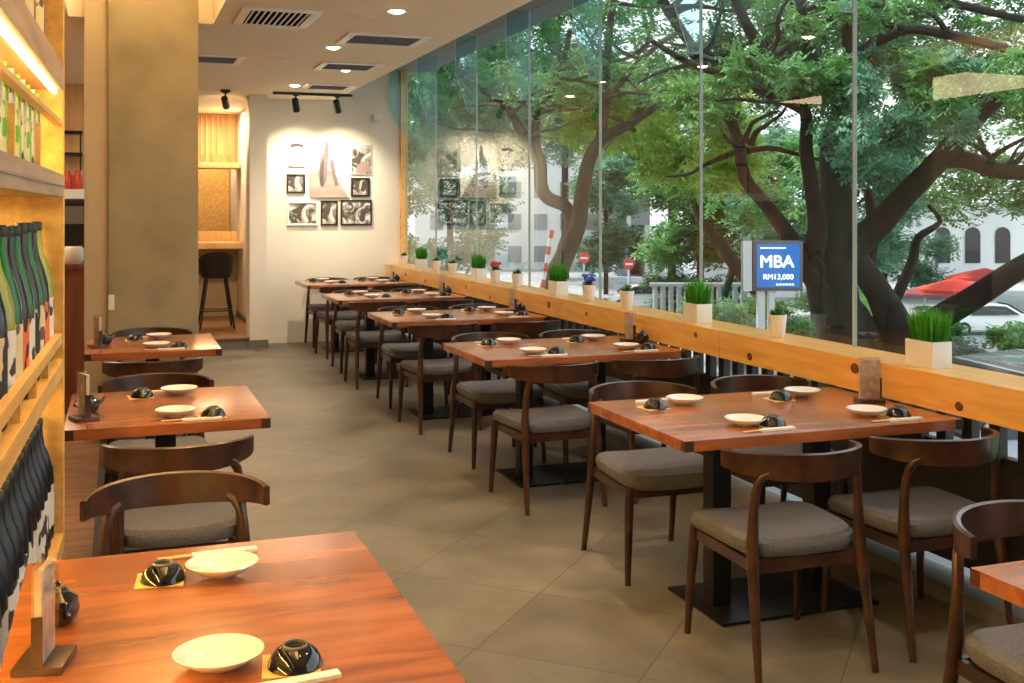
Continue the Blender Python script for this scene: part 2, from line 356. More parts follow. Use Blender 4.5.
# track light
def spot_head(parent, x, y, z, tgt):
    b = MB(); b.tube([(x, y, z), (x, y, z - .05)], .010, 8)
    b.box(x - .03, x + .03, y - .012, y + .012, z - .012, z)
    h = b.build('bracket', M['black'], parent)
    d = (Vector(tgt) - Vector((x, y, z - .1))).normalized()
    c = Vector((x, y, z - .11)); b = MB(); b.tube([c - d * .075, c - d * .07, c + d * .07, c + d * .075], [.03, .036, .038, .036], 18)
    h2 = b.build('spot_head', M['black'], parent)
    b = MB(); b.tube([c + d * .0752, c + d * .077], [.028, .028], 16); b.build('lens', M['lamp_glow'], h2)
    return c + d * .09
tr = thing('track_light', 'black ceiling track with two spotlights in front of the pictures', 'track light')
b = MB(); b.box(1.62, 2.50, 12.23, 12.265, CEIL - .03, CEIL); b.build('track', M['black'], tr, smooth=False)
for x, tx in ((1.87, 2.02), (2.33, 2.52)):
    p = spot_head(tr, x, 12.25, CEIL - .03, (tx - .02, 12.55, 2.2))
    spot_light('track_lamp', p, (tx, YB, 1.95), 62, 78, (1, .84, .60), .03, 1.0)
ts = thing('ceiling_spotlight', 'single black ceiling spotlight before the slatted niche', 'spotlight')
b = MB(); b.box(1.06, 1.16, 12.2, 12.235, CEIL - .03, CEIL); b.build('mount', M['black'], ts, smooth=False)
p = spot_head(ts, 1.11, 12.22, CEIL - .03, (1.3, 12.9, 2.2))
spot_light('back_wall_fill', (2.0, 10.6, CEIL - .03), (2.2, 13, 1.0), 85, 70, (1, .82, .58), .05, 1.0)  # fill light without a fitting, added to wash the back wall
spot_light('niche_spot_lamp', p, (1.2, 15, 1.9), 60, 80, (1, .74, .42))
area_light('niche_lamp', (1.2, 14.6, CEIL - .05), .7, .3, 22)
spot_light('niche_counter_lamp', (1.2, 15.9, CEIL - .05), (1.2, 15.9, 0), 45, 100)
spot_light('pier_wash_lamp', (1.40, 13.9, CEIL - .04), (1.5, 14.0, 1.2), 25, 100, (1, .8, .52))
area_light('kitchen_lamp', (-1.4, 9.5, CEIL - .05), 1.5, 3, 45)
b = MB(); b.box(2.9, 3.0, YB - .07, YB, 2.62, 2.69); b.lathe([(.001, 0), (.025, 0), (.025, .02), (.001, .02)], 12, (2.95, YB - .08, 2.63))
tag(b.build('wall_sensor', M['white_metal'], bevel=.005), 'small white sensor box high on the back wall near the window', 'sensor')
b = MB(); b.box(-.049, -.01, 7.855, 7.8699, .88, .98); o = tag(b.build('wall_switch', M['white_metal'], bevel=.003), 'small white switch plate on the edge of the concrete column', 'switch')

# ------------------------------------------------------------------ pictures on the back wall
M['photo_a'] = noise_mat('photo_grey', (.06, .055, .05), (.75, .72, .66), nscale=7, rough=.5, dist=1.5, c3=(.35, .32, .30), lo=.42, hi=.58)
M['photo_b'] = noise_mat('photo_pale', (.07, .06, .05), (.70, .66, .60), nscale=6, rough=.5, dist=1, lo=.42, hi=.56)
M['photo_sepia'] = noise_mat('photo_sepia', (.26, .18, .16), (.46, .36, .31), scale=(1, 1, 2), nscale=2.5, rough=.5)
M['canvas'] = mat('canvas_white', (.84, .80, .74), .6)
M['photo_ink'] = mat('photo_ink', (.07, .05, .05), .5)
M['photo_ink2'] = mat('photo_dark_grey', (.16, .12, .12), .5)
M['photo_mid'] = mat('photo_mid', (.32, .22, .2), .5)
def picture(name, x0, x1, z0, z1, frame_mat, photo_mat, fw, depth, label, marks=()):
    t = thing(name, label, 'picture', ((x0 + x1) / 2, YB, z0), 0, 'pictures on the back wall')
    hw = (x1 - x0) / 2; h = z1 - z0
    b = MB(); 
    if fw > 0:
        b.box(-hw, hw, -depth, 0, 0, fw); b.box(-hw, hw, -depth, 0, h - fw, h); b.box(-hw, -hw + fw, -depth, 0, fw, h - fw); b.box(hw - fw, hw, -depth, 0, fw, h - fw)
    else: b.box(-hw, hw, -depth + .002, 0, 0, h)
    b.build('frame' if fw > 0 else 'canvas', frame_mat, t, bevel=.002)
    d = depth * .6 if fw > 0 else depth
    g = .0 if fw > 0 else .006
    b = MB(); b.box(-hw + fw + g, hw - fw - g, -d, -d + .0018, fw + g, h - fw - g); pr = b.build('print', photo_mat, t, smooth=False)
    for k, (mt, pts) in enumerate(marks):
        b = MB(); b.prism([(-hw + u * 2 * hw, -d - .0012 * (k + 1), v * h) for u, v in pts], (0, .001, 0)); b.build('printed_shape', mt, pr, smooth=False)
K, G_ = M['photo_ink'], M['photo_mid']
picture('canvas_print', 1.89, 2.09, 2.06, 2.36, M['canvas'], M['canvas'], 0, .03, 'pale nearly white canvas at the top left of the picture group',
        [(K, [(.12, .86), (.5, .90), (.88, .86), (.85, .74), (.62, .78), (.4, .76), (.15, .74)]), (G_, [(.3, .70), (.65, .70), (.5, .64)]), (G_, [(.1, .2), (.2, .2), (.2, .14), (.1, .14)]), (G_, [(.8, .2), (.9, .2), (.9, .14), (.8, .14)])])
picture('framed_print', 1.875, 2.09, 1.75, 1.97, M['black'], M['photo_b'], .018, .035, 'small square dark framed print at the left, under the pale canvas')
picture('framed_print', 1.88, 2.24, 1.37, 1.65, M['canvas'], M['photo_b'], .02, .035, 'wide white framed print at lower left of the picture group',
        [(G_, [(0, 1), (1, 1), (1, .86), (.6, .9), (0, .84)]), (K, [(.1, .1), (.35, .4), (.3, .25), (.38, .1)])])
picture('framed_print', 2.275, 2.475, 1.37, 1.66, M['black'], M['photo_b'], .018, .035, 'small upright dark framed print at the bottom centre of the picture group', [(K, [(.1, .35), (.3, .6), (.6, .72), (.5, .45), (.25, .3)]), (G_, [(.6, .8), (.9, .75), (.8, .88)])])
picture('framed_print', 2.51, 2.885, 1.37, 1.67, M['black'], M['photo_a'], .018, .035, 'wide dark framed busy photograph at lower right of the picture group')
picture('poster', 2.14, 2.61, 1.70, 2.36, M['canvas'], M['canvas'], 0, .04, 'largest canvas of the group showing a dark bottle beside a pale figure',
        [(M['photo_sepia'], [(.0, 0), (.0, .45), (.3, .52), (.62, .45), (.95, .04), (.95, 0)]),
         (M['photo_ink2'], [(.22, .42), (.26, .68), (.36, .8), (.40, .99), (.46, .99), (.48, .8), (.46, .6), (.42, .3), (.34, .17), (.26, .2)]),
         (K, [(.25, .30), (.27, .55), (.33, .70), (.36, .62), (.34, .40), (.35, .22), (.30, .20)]),
         (M['photo_ink2'], [(.52, .72), (.6, .66), (.66, .4), (.72, .22), (.64, .2), (.58, .36), (.5, .6)])])
picture('canvas_print', 2.635, 2.88, 1.975, 2.335, M['canvas'], M['photo_b'], 0, .03, 'upright canvas photograph at the top right of the picture group', [(G_, [(.2, .05), (.3, .3), (.6, .45), (.9, .3), (.95, .05)])])
picture('framed_print', 2.635, 2.86, 1.71, 1.935, M['black'], M['photo_b'], .022, .035, 'small square dark framed print at the right, under the upright canvas', [(K, [(.5, .3), (.6, .8), (.9, .9), (.95, .6), (.8, .5), (.7, .25)]), (G_, [(.1, .1), (.2, .4), (.35, .1)])])

# ------------------------------------------------------------------ tables
def make_table(w_, d_, posts, plate, name):
    t = thing(name, '', 'table')
    hw, hd = w_ / 2, d_ / 2
    b = MB(); b.box(-hw, hw, -hd, hd, .71, .75); top = b.build('tabletop', M['table'], t, bevel=.003)
    for sx in (-1, 1):
        for sy in (-1, 1):
            x0, x1 = sorted((sx * hw, sx * (hw - .035))); y0, y1 = sorted((sy * (hd - .03), sy * (hd + .0008)))
            b = MB(); b.box(x0, x1, y0, y1, .712, .7485); b.build('end_grain_joint', M['table_end'], top, smooth=False)
    b = MB(); b.box(-hw + .12, hw - .12, -.16, .16, .69, .71); b.box(-.03, .03, -hd + .1, hd - .1, .69, .71); b.build('under_frame', M['metal_black'], t, smooth=False)
    for x in posts:
        b = MB(); b.box(x - .04, x + .04, -.04, .04, .012, .69); b.build('post', M['metal_black'], t, bevel=.004)
    b = MB(); b.box(plate[0], plate[1], plate[2], plate[3], 0, .012); b.build('base_plate', M['metal_black'], t, bevel=.003)
    return t
T_X = 2.45
pw = Proto(make_table(1.20, .83, (-.23, .23), (-.33, .37, -.21, .22), 'dining_table'))
TY = [1.555, 3.79, 5.96, 8.07, 10.08, 12.12]
TN = ['the window table cut off at lower right', 'the first full window table', 'the second full window table', 'the third full window table', 'the fourth full window table', 'the window table by the back wall']
TL = ['wooden window table cut off by the lower right corner of the frame', 'largest fully seen wooden window table, with four place settings, front of the row', 'second full wooden window table from the front, with a black sauce pot by the ledge',
      'third full wooden window table from the front of the row', 'fourth full wooden window table, just before the last one', 'farthest wooden window table, standing close to the back wall']
for y, lab in zip(TY, TL): pw.place((T_X - (.05 if y < 2 else 0) + (.06 if y > 12 else 0), y, 0), 0, lab, 'tables along the window')
pl1 = make_table(.75, .96, (0,), (-.2, .2, -.22, .22), 'dining_table'); pl1.location = (.185, 2.235, 0)
tag(pl1, 'large foreground wooden table at the lower left corner beside the bottle shelf', 'table', 'tables along the left side')
pls = Proto(make_table(.74, .84, (0,), (-.2, .2, -.22, .22), 'dining_table'))
pls.place((.19, 4.72, 0), 0, 'middle wooden table of the left row with two place settings', 'tables along the left side')
pls.place((.205, 6.95, 0), 0, 'farthest wooden table of the left row, before the concrete column', 'tables along the left side')
LN = ['the big foreground table', 'the middle left table', 'the table before the column']

# ------------------------------------------------------------------ chairs (facing +Y)
def make_chair():
    t = thing('dining_chair', '', 'chair')
    # seat cushion
    b = MB(); n = 40; rings = [(.80, .392), (.95, .396), (1.0, .418), (.99, .440), (.93, .456), (.6, .464), (.25, .465)]
    vs = []
    for s_, z in rings:
        for j in range(n):
            a = 2 * pi * j / n; e = .42
            x = .235 * s_ * math.copysign(abs(cos(a)) ** e, cos(a)); y = .235 * s_ * math.copysign(abs(sin(a)) ** e, sin(a))
            x *= 1 + .06 * (y / .235)
            zz = z + .012 * (x / .235) ** 2 - .016 * max(0, y / .235) ** 3 - .006 * (1 - (x / .235) ** 2) * (1 - (y / .235) ** 2)
            vs.append((x, y + .015, zz))
    fs = [(i * n + j, i * n + (j + 1) % n, (i + 1) * n + (j + 1) % n, (i + 1) * n + j) for i in range(len(rings) - 1) for j in range(n)]
    fs += [tuple(reversed(range(n))), tuple(range((len(rings) - 1) * n, len(rings) * n))]
    b.add(vs, fs); b.build('seat', M['seat'], t)
    # rails under the seat
    b = MB()
    for s_ in (-1, 1): b.tube([(s_ * .205, .205, .372), (s_ * .198, -.20, .372)], .024, 4, 1.15, .55)
    b.tube([(-.2, .205, .372), (.2, .205, .372)], .024, 4, 1.15, .55); b.tube([(-.195, -.20, .372), (.195, -.20, .372)], .024, 4, 1.25, .55)
    b.build('seat_frame', M['walnut'], t, smooth=False)
    for s_ in (-1, 1):
        b = MB(); b.tube([(s_ * .228, .225, 0), (s_ * .222, .218, .15), (s_ * .214, .208, .32), (s_ * .208, .205, .40)], [.0125, .016, .0205, .018], 12, 1, .85); b.build('leg', M['walnut'], t)
    for s_ in (-1, 1):
        b = MB(); b.tube([(s_ * .220, -.275, 0), (s_ * .214, -.245, .18), (s_ * .207, -.212, .38), (s_ * .204, -.205, .46), (s_ * .200, -.204, .55), (s_ * .196, -.208, .61), (s_ * .188, -.216, .65), (s_ * .174, -.226, .675), (s_ * .158, -.240, .685)],
                         [.0125, .016, .021, .021, .017, .0155, .0155, .016, .015], 12, 1, .9); b.build('leg', M['walnut'], t)
    # curved backrest band
    b = MB(); n = 32; vs = []
    for i in range(n + 1):
        a = radians(-84 + 168 * i / n); k = abs(a) / radians(84)
        cx, cy = .252 * sin(a), -.065 - .225 * cos(a); nx, ny = sin(a) * .225, -cos(a) * .252; l = sqrt(nx * nx + ny * ny); nx /= l; ny /= l
        hh = .046 - .020 * k ** 1.8; th = .0115 - .002 * k; zc = .706 + .006 * k
        lean = .012 * (1 - k)
        prof = [(-th, -hh), (0, -hh - .003), (th, -hh), (th + lean * .5, 0), (th + lean, hh), (lean, hh + .004), (-th + lean, hh), (-th + lean * .5, 0)]
        vs += [(cx + nx * d, cy + ny * d, zc + z) for d, z in prof]
    q = 8; fs = [(i * q + j, i * q + (j + 1) % q, (i + 1) * q + (j + 1) % q, (i + 1) * q + j) for i in range(n) for j in range(q)]
    fs += [tuple(reversed(range(q))), tuple(range(n * q, n * q + q))]
    b.add(vs, fs); b.build('backrest', M['walnut'], t)
    return t
pc = Proto(make_chair())
side_n = {'a': 'aisle-side', 'w': 'ledge-side'}
def chair(x, y, face, lab, group, jit=0):
    pc.place((x, y, 0), (0 if face > 0 else pi) + radians(jit), lab, group)
XA, XB = 2.185, 2.80
rj = random.Random(3)
for i, y in enumerate(TY):
    for key, x in (('a', XA + (.07 if i == 5 else 0)), ('w', XB + (.04 if i == 5 else 0))):
        if i > 0:
            chair(x + rj.uniform(-.015, .015), y - .415 - .04 + rj.uniform(-.02, .02), 1, '%s chair with its back to the camera at %s' % (side_n[key], TN[i]), 'walnut chairs at the window tables', rj.uniform(-3, 3))
        if i > 0 or key == 'a':
            chair(x + (.05 if key == 'a' else .02) + (.02 if i == 0 else 0) + rj.uniform(-.015, .015), y + .415 + .11 + rj.uniform(-.02, .02), -1, '%s chair facing the camera across %s' % (side_n[key], TN[i]), 'walnut chairs at the window tables', rj.uniform(-3, 3))
chair(.165, 3.19, -1, 'walnut chair in the foreground facing the camera across the big lower left table', 'walnut chairs at the left tables')
chair(.21, 4.30 - .15, 1, 'walnut chair seen from behind, tucked under the middle left table', 'walnut chairs at the left tables')
chair(.18, 5.33, -1, 'walnut chair facing the camera across the middle left table', 'walnut chairs at the left tables')
chair(.19, 6.36, 1, 'walnut chair seen from behind at the table before the concrete column', 'walnut chairs at the left tables')
chair(.22, 7.53, -1, 'walnut chair standing against the concrete column, facing the camera', 'walnut chairs at the left tables')

# ------------------------------------------------------------------ place settings
b = MB(); b.lathe([(.026, 0), (.030, .004), (.055, .012), (.074, .025), (.078, .030), (.0755, .031), (.055, .017), (.030, .008), (.001, .007)], 40, sx=1, sy=.97)
o = b.build('plate', M['china']); o['category'] = 'plate'; pp = Proto(o)
bw = thing('bowl', '', 'bowl')
b = MB(); b.lathe([(.047, 0), (.0485, .002), (.0465, .009), (.041, .020), (.034, .028), (.025, .033), (.022, .034), (.018, .034), (.001, .0335)], 32); bb = b.build('body', M['glaze_black'], bw)
b = MB(); b.lathe([(.022, .0330), (.0225, .0365), (.0215, .038), (.0190, .038), (.0185, .034), (.019, .0328)], 32); b.build('foot_ring', M['glaze_ring'], bw)
pb_ = Proto(bw)
b = MB(); b.box(-.05, .05, -.05, .05, 0, .0015); o = b.build('napkin', M['napkin'], smooth=False); o['category'] = 'napkin'; pn = Proto(o)
cp = thing('chopsticks', '', 'chopsticks')
for s_ in (-1, 1):
    b = MB(); b.tube([(-.11, s_ * .004, .0045), (.11, s_ * .004, .0045)], [.0022, .0035], 6); b.build('stick', M['chop'], cp)
b = MB(); b.box(-.035, .112, -.012, .012, 0, .0078); b.build('paper_sleeve', M['paper'], cp, bevel=.001)
pcs = Proto(cp)
def setting(xp, yp, xb, yb, ych, xch, rz, who, tbl):
    pp.place((xp, yp, .75), 0, 'white plate at the %s seat of %s' % (who, tbl), 'white plates')
    pn.place((xb - .006, yb + .006, .75), radians(rj.uniform(-8, 8)), 'yellow napkin at the %s seat of %s' % (who, tbl), 'yellow napkins')
    pb_.place((xb, yb, .7516), 0, 'upturned black bowl at the %s seat of %s' % (who, tbl), 'upturned black bowls')
    pcs.place((xch, ych, .75), rz, 'sleeved chopsticks at the %s seat of %s' % (who, tbl), 'chopsticks in paper sleeves')
for i, y in enumerate(TY):
    if i == 0: continue
    for key, x in (('a', 2.195), ('w', 2.76)):
        j = lambda: rj.uniform(-.015, .015)
        setting(x + j(), y - .235 + j(), x + .11 + j(), y - .29 + j(), y - .355, x + .03, radians(rj.uniform(-4, 4)), 'near ' + side_n[key], TN[i])
        setting(x + j(), y + .235 + j(), x - .135 + j(), y + .20 + j(), y + .335, x - .05, pi + radians(rj.uniform(-4, 4)), 'far ' + side_n[key], TN[i])
setting(.219, 2.485, .096, 2.492, 2.635, .20, radians(2), 'far', LN[0])
setting(.169, 1.985, .296, 1.945, 1.868, .25, radians(6), 'near', LN[0])
setting(.219, 4.455, .354, 4.40, 4.352, .27, 0, 'near', LN[1])
setting(.258, 4.985, .105, 4.96, 5.07, .2, pi, 'far', LN[1])
setting(.22, 6.70, .345, 6.66, 6.60, .26, 0, 'near', LN[2])
setting(.25, 7.18, .11, 7.15, 7.28, .2, pi, 'far', LN[2])

# menu stands and sauce pots
M['card'] = noise_mat('menu_card', (.45, .34, .26), (.68, .60, .54), nscale=30, rough=.5)
def make_menu():
    t = thing('menu_stand', '', 'menu stand')
    b = MB(); b.box(-.042, .042, -.052, .052, 0, .014); b.build('base', M['walnut'], t, bevel=.002)
    b = MB(); b.box(-.006, .006, -.043, .043, .014, .175); b.build('menu_card', M['card'], t, bevel=.001)
    b = MB(); b.box(-.012, -.009, -.047, .047, .014, .185); b.build('clear_cover', M['acrylic'], t, smooth=False)
    b = MB(); b.box(.009, .012, -.047, .047, .014, .185); b.build('clear_cover', M['acrylic'], t, smooth=False)
    b = MB(); b.box(-.009, .009, -.050, -.046, .014, .10); b.build('holder_edge', M['walnut'], t, smooth=False)
    return t
def make_pot():
    t = thing('sauce_pot', '', 'sauce pot')
    b = MB(); b.lathe([(.024, 0), (.034, .008), (.040, .03), (.036, .050), (.022, .060), (.018, .064), (.001, .064)], 28); bd = b.build('body', M['glaze_black'], t)
    b = MB(); b.lathe([(.001, .062), (.019, .063), (.014, .070), (.004, .073), (.007, .080), (.001, .084)], 20); b.build('lid', M['glaze_black'], t)
    b = MB(); b.tube([(.034, 0, .032), (.05, 0, .042), (.062, 0, .058)], [.010, .007, .004], 10); b.build('spout', M['glaze_black'], t)
    b = MB(); b.tube([(-.034, 0, .045), (-.055, 0, .05), (-.06, 0, .034), (-.036, 0, .022)], .004, 8); b.build('handle', M['glaze_black'], t)
    return t
pm = Proto(make_menu()); pt = Proto(make_pot())
for i, y in enumerate(TY):
    if i == 0: continue
    pm.place((2.955, y + (.02 if i == 1 else .12), .75), radians(8 if i != 1 else 75), 'brown menu stand against the ledge on %s' % TN[i], 'menu stands')
    if i > 1: pt.place((2.975, y - .01, .75), radians(100), 'round black sauce pot beside the menu on %s' % TN[i], 'sauce pots')
pm.place((-.118, 2.10, .75), radians(-12), 'wooden-based menu stand on the big foreground table', 'menu stands')
pt.place((-.105, 2.30, .75), radians(110), 'black sauce pot behind the menu stand on the big foreground table', 'sauce pots')
pm.place((-.115, 4.50, .75), radians(20), 'menu stand at the left end of the middle left table', 'menu stands')
pt.place((-.10, 4.66, .75), radians(20), 'black sauce pot at the left end of the middle left table', 'sauce pots')
pm.place((-.10, 6.85, .75), radians(20), 'menu stand at the left end of the table before the column', 'menu stands')
pt.place((-.06, 6.98, .75), radians(20), 'black sauce pot at the left end of the table before the column', 'sauce pots')

# ------------------------------------------------------------------ planters on the ledge
M['grass'] = leaf_mat('grass_blade', (.035, .26, .012), (.12, .50, .03), .35, 12)
M['succ'] = leaf_mat('succulent_leaf', (.05, .14, .03), (.20, .34, .08), .2, 30)
M['fl_blue'] = mat('blue_petals', (.08, .10, .62), .6); M['fl_red'] = mat('red_petals', (.75, .08, .05), .6)
def make_grass_planter(seed):
    r_ = random.Random(seed); t = thing('grass_planter', '', 'planter')
    b = MB(); b.box(-.045, .045, -.075, .075, 0, .095); b.box(-.038, .038, -.068, .068, .07, .0955)
    pot = MB(); 
    o, i_ = (.045, .075), (.038, .068)
    vs = [(sx * o[0], sy * o[1], z) for z in (0, .095) for sx, sy in ((-1, -1), (1, -1), (1, 1), (-1, 1))] + [(sx * i_[0], sy * i_[1], z) for z in (.095, .075) for sx, sy in ((-1, -1), (1, -1), (1, 1), (-1, 1))]
    fs = [(3, 2, 1, 0)] + [(k, (k + 1) % 4, 4 + (k + 1) % 4, 4 + k) for k in range(4)] + [(4 + k, 4 + (k + 1) % 4, 8 + (k + 1) % 4, 8 + k) for k in range(4)] + [(8 + k, 8 + (k + 1) % 4, 12 + (k + 1) % 4, 12 + k) for k in range(4)] + [(12, 13, 14, 15)]
    pot.add(vs, fs); pot.build('pot', M['pot_white'], t, bevel=.002)
    b = MB()
    for k in range(420):
        x, y = r_.uniform(-.036, .036), r_.uniform(-.066, .066); h = r_.uniform(.10, .155); a = r_.uniform(0, pi); w_ = .0022
        lx, ly = r_.uniform(-.018, .018) + x * .25, r_.uniform(-.018, .018) + y * .25
        c_, s_ = cos(a) * w_, sin(a) * w_
        b.add([(x - c_, y - s_, .074), (x + c_, y + s_, .074), (x + c_ * .8 + lx * .4, y + s_ * .8 + ly * .4, .074 + h * .6), (x - c_ * .8 + lx * .4, y - s_ * .8 + ly * .4, .074 + h * .6), (x + lx, y + ly, .074 + h)], [(0, 1, 2, 3), (3, 2, 4)])
    g = b.build('grass', M['grass'], t, smooth=False, fix=False)
    return t
def make_small_pot(kind, seed):
    r_ = random.Random(seed); t = thing('potted_plant', '', 'potted plant')
    b = MB(); b.lathe([(.026, 0), (.028, .002), (.038, .085), (.036, .086), (.034, .078), (.001, .078)], 28) if kind != 'sq' else b.box(-.03, .03, -.03, .03, 0, .085)
    b.build('pot', M['pot_white'], t)
    b = MB()
    for k in range(46):
        a = r_.uniform(0, 2 * pi); e = r_.uniform(.15, 1.35); l = r_.uniform(.03, .05); d = Vector((cos(a) * cos(e), sin(a) * cos(e), sin(e))); s_ = Vector((-sin(a), cos(a), 0)) * .008
        p = Vector((r_.uniform(-.012, .012), r_.uniform(-.012, .012), .078)); up = d.cross(s_).normalized() * .004
        b.add([p, p + d * l * .55 + s_, p + d * l, p + d * l * .55 - s_, p + d * l * .5 + up], [(0, 1, 4), (1, 2, 4), (2, 3, 4), (3, 0, 4)])
    b.build('leaves', M['succ'], t, smooth=False, fix=False)
    if kind in ('blue', 'red'):
        b = MB()
        for k in range(34):
            c = Vector((r_.uniform(-.034, .034), r_.uniform(-.034, .034), .118 + r_.uniform(-.012, .02)))
            b.lathe([(.002, -.004), (.009, 0), (.006, .007), (.001, .008)], 6, c)
        b.build('flowers', M['fl_blue' if kind == 'blue' else 'fl_red'], t)
    return t
gp = Proto(make_grass_planter(1)); sp = Proto(make_small_pot('round', 2)); blu = Proto(make_small_pot('blue', 3)); red = Proto(make_small_pot('red', 4))
PX = 3.18
for y, lab in [(3.77, 'nearest white box of tall green grass on the pine ledge, right of the signboard'), (5.70, 'white box of green grass on the ledge just left of the signboard'), (7.84, 'third white box of green grass counted from the right'),
               (9.80, 'fourth white box of green grass counted from the right, near the red flowers'), (11.85, 'farthest white box of green grass near the back wall')]:
    gp.place((PX, y - .05, .90), 0, lab, 'grass planters on the ledge', (1.1, 1.1, 1.15))
for y, lab, pr in [(4.86, 'narrow white pot with a small succulent in front of the blue signboard', sp), (6.62, 'round white pot with a low succulent right of the blue flowers', sp), (7.24, 'white pot of blue flowers between two plain pots and grass', blu),
                   (8.73, 'small white pot left of the third grass box', sp), (9.30, 'white pot of red flowers by the fourth grass box', red), (10.62, 'small white pot just left of the fourth grass box', sp), (11.22, 'small white pot just right of the farthest grass box', sp), (12.6, 'last small white pot next to the back wall', sp)]:
    pr.place((PX, y - .03, .90), 0, lab, 'small pots on the ledge', (1.3, 1.3, 1.35))

# ------------------------------------------------------------------ bar stool
st = thing('bar_stool', 'black bar stool with bucket seat on the raised niche floor', 'stool', (1.14, 13.75, .12))
b = MB(); prof = [(.10, .60), (.17, .62), (.21, .68), (.215, .78)]; n = 28; vs = []
for k, (r_, z) in enumerate([(.09, .60), (.17, .615), (.205, .66), (.215, .72), (.22, .76)]):
    for j in range(n):
        a = 2 * pi * j / n; back = max(0, -sin(a)); vs.append((r_ * cos(a), r_ * .95 * sin(a) , z + (back ** .6) * .17 * max(0, (k - 1) / 3)))
for k, (r_, z) in enumerate([(.205, .755), (.19, .70), (.16, .66), (.08, .645)]):
    for j in range(n):
        a = 2 * pi * j / n; back = max(0, -sin(a)); vs.append((r_ * cos(a), r_ * .95 * sin(a), z + (back ** .6) * .17 * max(0, (3 - k) / 3)))
fs = [(i * n + j, i * n + (j + 1) % n, (i + 1) * n + (j + 1) % n, (i + 1) * n + j) for i in range(8) for j in range(n)] + [tuple(reversed(range(n))), tuple(range(8 * n, 9 * n))]
b.add(vs, fs); b.build('seat', M['black'], st)
for sx in (-1, 1):
    for sy in (-1, 1):
        b = MB(); b.tube([(sx * .20, sy * .19, 0), (sx * .11, sy * .10, .61)], [.012, .018], 10); b.build('leg', M['black'], st)
b = MB(); q = [(-.165, -.157, .22), (.165, -.157, .22), (.165, .157, .22), (-.165, .157, .22)]
for k in range(4): b.tube([q[k], q[(k + 1) % 4]], .008, 8)
b.build('footrest', M['black'], st)

# ------------------------------------------------------------------ bottle shelf on the left
SA = -atan(.125 / 4.05)                 # the shelf stands slightly askew to the window
SHL = 4.6; SD = .42                     # length and depth
sroot = thing('display_shelf', 'tall lit wooden shelf wall full of bottles along the left side', 'shelf', (-.165, 4.05, 0), SA)
def sbox(nm, x0, x1, y0, y1, z0, z1, m_, par=sroot, bev=.003):
    b = MB(); b.box(x0, x1, y0, y1, z0, z1); return b.build(nm, m_, par, bevel=bev, smooth=False)
sbox('side_panel', -SD, 0, -.045, 0, 0, CEIL - .01, M['shelf_wood'])
sbox('side_panel', -SD, 0, -SHL, -SHL + .045, 0, CEIL - .01, M['shelf_wood'])
sbox('back_panel', -SD - .02, -SD, -SHL, 0, 0, CEIL - .01, M['shelf_wood'])
for z0, z1, m_ in [(.40, .46, 'shelf_wood'), (.995, 1.05, 'shelf_wood'), (1.594, 1.67, 'shelf_grey'), (1.955, 2.04, 'shelf_grey'), (2.55, 2.60, 'shelf_grey')]:
    sbox('shelf_board', -SD, 0, -SHL + .045, -.045, z0, z1, M[m_])
sbox('plinth', -SD, -.03, -SHL + .045, -.045, 0, .40, M['shelf_wood'])
sbox('face_strip', -.0, .004, -SHL + .045, -.045, 1.626, 1.632, M['walnut'], bev=0)
for z, nm in ((1.10, 'mid'),):
    g = sbox('guard_rail', -.03, -.005, -SHL + .045, -.045, z, z + .035, M['shelf_wood'])
    for k in range(12):
        y = -.5 - k * .36; sbox('rail_block', -.028, -.008, y - .015, y + .015, 1.05, z, M['shelf_wood'], g, .001)
sbox('guard_rail', -.03, -.005, -SHL + .045, -.045, 1.835, 1.852, M['shelf_wood'])
for k in range(5): sbox('divider', -SD, -.02, -.62 - k * .62, -.60 - k * .62, 1.67, 1.80, M['shelf_wood'])
for z in (.985, 1.584, 1.945):
    xs = -.035 if z > 1.9 else -.40
    e = sbox('led_strip', xs, xs + .015, -SHL + .1, -.06, z - .004, z + .006, M['led'], bev=0)
for z, pw_ in ((.98, 20), (1.58, 17), (1.94, 28), (.45, 0)):
    if pw_:
        for k in range(2):
            yy = -.95 - k * 1.5
            o = area_light('shelf_lamp', (-.27, yy, z - .012), .03, 1.4, pw_ * .5, (1, .70, .20)); o.parent = sroot
# bottles
M['gl_green'] = mat('green_glass', (.01, .11, .015), .15, coat=.0); M['gl_brown'] = mat('dark_brown_glass', (.018, .008, .006), .15)
M['gl_olive'] = mat('pale_olive_glass', (.30, .34, .03), .15); M['gl_black'] = mat('black_glass', (.008, .007, .008), .35, coat=0)
def label_mat(name, base, ink, sc=26, lo=.56):
    return noise_mat(name, base, ink, scale=(1, 1, .6), nscale=sc, rough=.7, detail=1, lo=lo, hi=lo + .03)
M['lb_cream'] = label_mat('cream_label', (.68, .60, .36), (.12, .09, .05)); M['lb_white'] = label_mat('white_label', (.75, .72, .66), (.05, .04, .04))
M['lb_orange'] = label_mat('orange_label', (.78, .16, .04), (.06, .02, .02)); M['lb_black'] = label_mat('black_label', (.03, .03, .03), (.6, .5, .3), 30, .6)
M['cap_w'] = mat('white_cap', (.72, .70, .64), .4)
M['cap_d'] = mat('dark_cap', (.03, .035, .03), .4)
